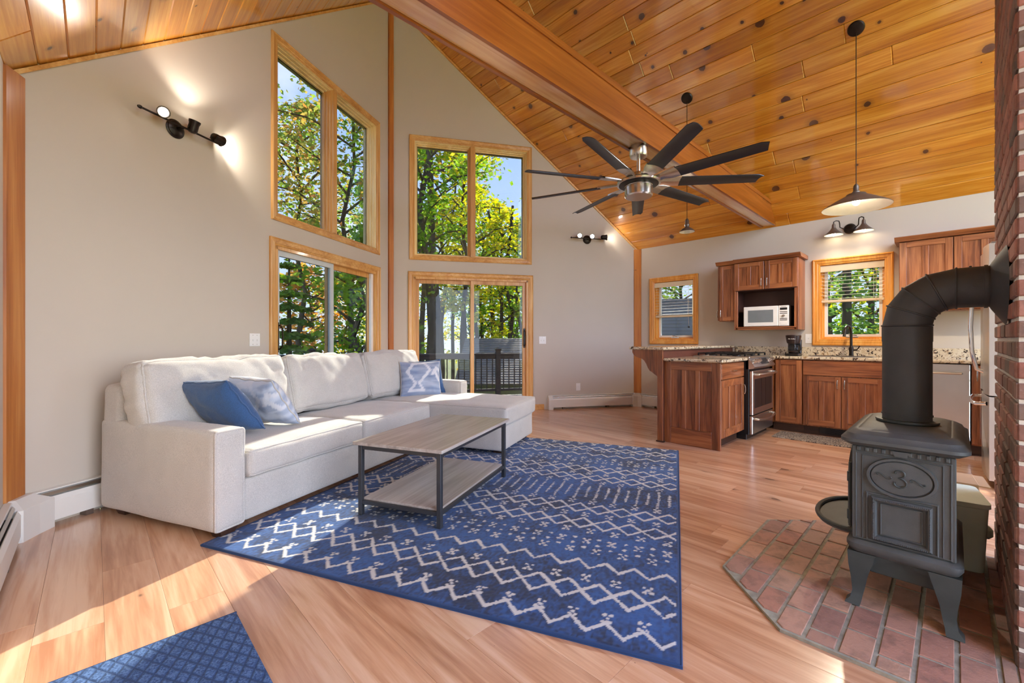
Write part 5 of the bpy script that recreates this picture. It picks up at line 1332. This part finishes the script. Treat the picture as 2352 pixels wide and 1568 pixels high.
for i in range(9):
    a = R(30+40*i)
    m = Matrix.Rotation(a, 4, 'Z') @ Matrix.Translation((0, 0, -.285))
    # blade: curved section, from r=.30 to .92
    n = 14; ks = 6; vs = []; fs = []
    for s_ in range(n+1):
        r_ = .314+.606*s_/n; hw = .058-.010*(s_/n)
        if s_ == n: pass
        for j in range(ks+1):
            f = 2*j/ks-1; y_ = hw*f+(.018*(1-f)*.5 if s_ == n else 0); x_ = r_+(-.030*(1+f)/2 if s_ == n else 0); z_ = .010*(1-f*f)
            vs.append((x_, y_*math.cos(tilt)-z_*math.sin(tilt), y_*math.sin(tilt)+z_*math.cos(tilt)))
    top = len(vs); vs += [(x, y, z+.005) for x, y, z in vs]
    for s_ in range(n):
        for j in range(ks):
            k_ = s_*(ks+1)+j; fs.append((k_, k_+ks+1, k_+ks+2, k_+1)); fs.append((top+k_, top+k_+1, top+k_+ks+2, top+k_+ks+1))
    W_ = ks+1
    for s_ in range(n):
        k_ = s_*W_; fs.append((k_, top+k_, top+k_+W_, k_+W_)); k_ = s_*W_+ks; fs.append((k_, k_+W_, top+k_+W_, top+k_))
    for j in range(ks): fs.append((j, j+1, top+j+1, top+j)); k_ = n*W_+j; fs.append((k_, top+k_, top+k_+1, k_+1))
    q = MB(); q.m = m; q.add(vs, fs); bo = q.build('blade', M['blade'], fan, smooth=True, angle=35)
    q = MB(); q.m = m; vs = []; 
    for r_, hw, z_ in ((.150, .036, -.002), (.20, .040, .002), (.25, .056, .002), (.315, .060, .003)):
        for f in (-1, -.33, .33, 1):
            y_ = hw*f; zz = z_+.010*(1-f*f)-.002; vs.append((r_, y_*math.cos(tilt)-zz*math.sin(tilt), y_*math.sin(tilt)+zz*math.cos(tilt)))
    fs = [(s_*4+j, s_*4+4+j, s_*4+5+j, s_*4+1+j) for s_ in range(3) for j in range(3)]
    k_ = len(vs); vs += [(x, y, z+.011) for x, y, z in vs]; fs += [tuple(i_+k_ for i_ in f)[::-1] for f in fs]
    fs += [(s_*4+e, s_*4+4+e, k_+s_*4+4+e, k_+s_*4+e) for s_ in range(3) for e in (0, 3)]
    q.add(vs, fs); q.build('blade_iron', N_, fan, smooth=True, angle=40)

# ------------------------------------------------------------------ pendants
def point(name, loc, w, col, r=.03, par=None, spot=None, aim=None):
    l = bpy.data.lights.new(name, 'SPOT' if spot else 'POINT'); l.energy = w; l.color = col; l.shadow_soft_size = r
    if spot: l.spot_size = R(spot); l.spot_blend = .5
    o = bpy.data.objects.new(name, l); COL.objects.link(o); o.location = loc
    if aim is not None: o.rotation_euler = Vector(aim).to_track_quat('-Z', 'Y').to_euler()
    if par: o.parent = par
    return o
WARM = (1.0, .86, .66)
def pendant(x, y, zr, rad, drop, label, watt, on=True):
    zc = HR-k*x; e = empty('pendant_lamp', (x, y, zr), 0, label, 'pendant lamp', 'pendant lamps over the kitchen')
    nrm_ = Vector((-sn, 0, -cs)); c = Vector((0, 0, zc-zr))
    MB().lathe([(.062, -.001), (.066, .008), (.058, .024), (.02, .032)], c, nrm_, 28).build('canopy', M['bronze'], e, smooth=True)
    MB().cyl((0, 0, drop+.06), (0, 0, zc-zr-.02), .0035, n=8).build('cord', M['bronze'], e)
    MB().lathe([(.006, drop+.075), (.018, drop+.06), (.022, drop+.045), (.022, drop+.01), (.03, drop), (.028, drop-.015)], n=20).build('socket_cap', M['shade_out'], e, smooth=True)
    out = [(.026, drop-.008), (rad*.28, drop-.022), (rad*.30, drop-.034), (rad*.62, drop*.45), (rad*.95, .012), (rad, 0)]
    MB().lathe(out, n=40, cap=False).build('shade', M['shade_out'], e, smooth=True, angle=60)
    inn = [(max(.01, r_-.003), h_-.004) for r_, h_ in out[:-1]]+[(rad-.001, -.002)]
    MB().lathe(inn, n=40, cap=False).build('shade_lining', M['shade_in'], e, smooth=True, angle=60)
    b = MB().lathe([(.012, drop-.02), (.013, drop-.035), (.024, drop-.065), (.030, drop-.090), (.026, drop-.112), (.012, drop-.125), (.001, drop-.127)], n=18).build('bulb', M['bulb'] if on else M['clear'], e, smooth=True)
    if on: point('pendant_bulb_light', (0, 0, drop-.135), watt, WARM, .03, e, 165, (0, 0, -1))
    return e
pendant(2.015, -5.045, 2.325, .262, .145, 'wide metal pendant lamp with glowing bulb over the kitchen floor', 75)
pendant(2.02, -3.455, 2.385, .086, .085, 'small metal pendant lamp hanging over the bar counter', 4, False)

# kitchen wall sconce with two bell shades
ks_ = empty('wall_sconce', (W, -4.815, 2.40), 0, 'two-shade bronze wall sconce above the sink window', 'wall lamp')
MB().lathe([(.058, 0), (.060, .008), (.05, .016), (.048, .022), (.02, .03)], (-.001, 0, .02), (-1, 0, 0), 28).build('backplate', M['bronze'], ks_, smooth=True)
for dy in (.14, -.14):
    MB().tube([(-.02, dy*.35, .02), (-.05, dy*.5, .03), (-.07, dy*.62, .04), (-.075, dy*.64, .09), (-.085, dy*.68, .115), (-.11, dy*.85, .118), (-.12, dy, .105), (-.12, dy, .08)], .006, 8).build('arm', M['bronze'], ks_, smooth=True)
    MB().lathe([(.008, .085), (.018, .07), (.020, .035), (.026, .025)], (-.12, dy, 0), n=16).build('socket', M['shade_out'], ks_, smooth=True)
    so = [(.024, .03), (.034, .012), (.055, -.012), (.096, -.050)]
    MB().lathe(so, (-.12, dy, 0), n=28, cap=False).build('shade', M['shade_out'], ks_, smooth=True)
    MB().lathe([(r_-.003, h_-.003) for r_, h_ in so], (-.12, dy, 0), n=28, cap=False).build('shade_lining', M['shade_in'], ks_, smooth=True)
    MB().lathe([(.010, .02), (.016, -.01), (.020, -.03), (.017, -.055), (.001, -.068)], (-.12, dy, 0), n=14).build('bulb', M['bulb'], ks_, smooth=True)
    point('sconce_bulb_light', (-.12, dy, -.075), 5, WARM, .02, ks_, 150, (-.55, 0, -1))

# spot bars on the gable walls (3 heads)
def spotbar(key, xc, z, label, heads):
    e = empty('spot_bar', fmat(key) @ Vector((xc, 0, z)), FR[key][1], label, 'wall lamp', 'three-head spot bars on the gable walls')
    B = M['bronze']
    MB().lathe([(.068, 0), (.070, .006), (.060, .012), (.058, .018), (.044, .026), (.015, .032)], (0, -.001, 0), (0, -1, 0), 30).build('backplate', B, e, smooth=True)
    MB().cyl((0, -.03, 0), (0, -.085, 0), .012, n=12).build('stem', B, e, smooth=True)
    MB().tube([(-.30, -.09, 0), (.30, -.09, 0)], .0075, 8).build('bar', B, e, smooth=True)
    for sx in (-1, 1): MB().lathe([(.004, -.014), (.012, -.006), (.012, .006), (.006, .016)], (sx*.30, -.09, 0), (sx, 0, 0), 12).build('finial', B, e, smooth=True)
    for xh, d, watt in heads:
        d = Vector(d).normalized(); c = Vector((xh, -.09, .0))+Vector((0, -.005, .035)) 
        h = MB().lathe([(.018, -.046), (.030, -.038), (.034, -.022), (.034, .022), (.039, .034), (.040, .048), (.035, .048), (.033, .034)], c, d, 22).build('spot_head', B, e, smooth=True, angle=35)
        MB().lathe([(.030, .0465), (.001, .0475)], c, d, 20, cap=False).build('lens', M['bulb_w'], h)
        yk = d.cross(Vector((1, 0, 0))); yk = yk.normalized() if yk.length > .1 else Vector((0, 0, 1))
        MB().tube([(xh, -.09, 0), tuple(c-d*.03)], .006, 6).build('swivel', B, e)
        q = MB(); perp = Vector((1, 0, 0)) if abs(d.x) < .7 else Vector((0, 1, 0)); perp = (perp-d*perp.dot(d)).normalized()
        q.tube([tuple(c+perp*.036), tuple(c+perp*.038-d*.03), tuple(c-d*.045), tuple(c-perp*.038-d*.03), tuple(c-perp*.036)], .004, 6); q.build('yoke', B, e)
        point('spot_head_light', c+d*.06, watt, (1, .93, .84), .03, e, 115, d)
    return e
spotbar('left', L-3.04, 2.70, 'bronze three-head spot bar on the wall left of the left upper window', ((-.15, (-.55, -.76, -.30), 24), (.07, (.05, -.3, 1), 18), (.27, (1, .10, .02), 10)))
spotbar('right', 3.06, 2.705, 'bronze three-head spot bar on the gable wall near the kitchen corner', ((-.16, (-.42, -.88, -.18), 30), (.05, (-.38, -.88, -.2), 30), (.25, (1, -.05, .05), 3.5)))
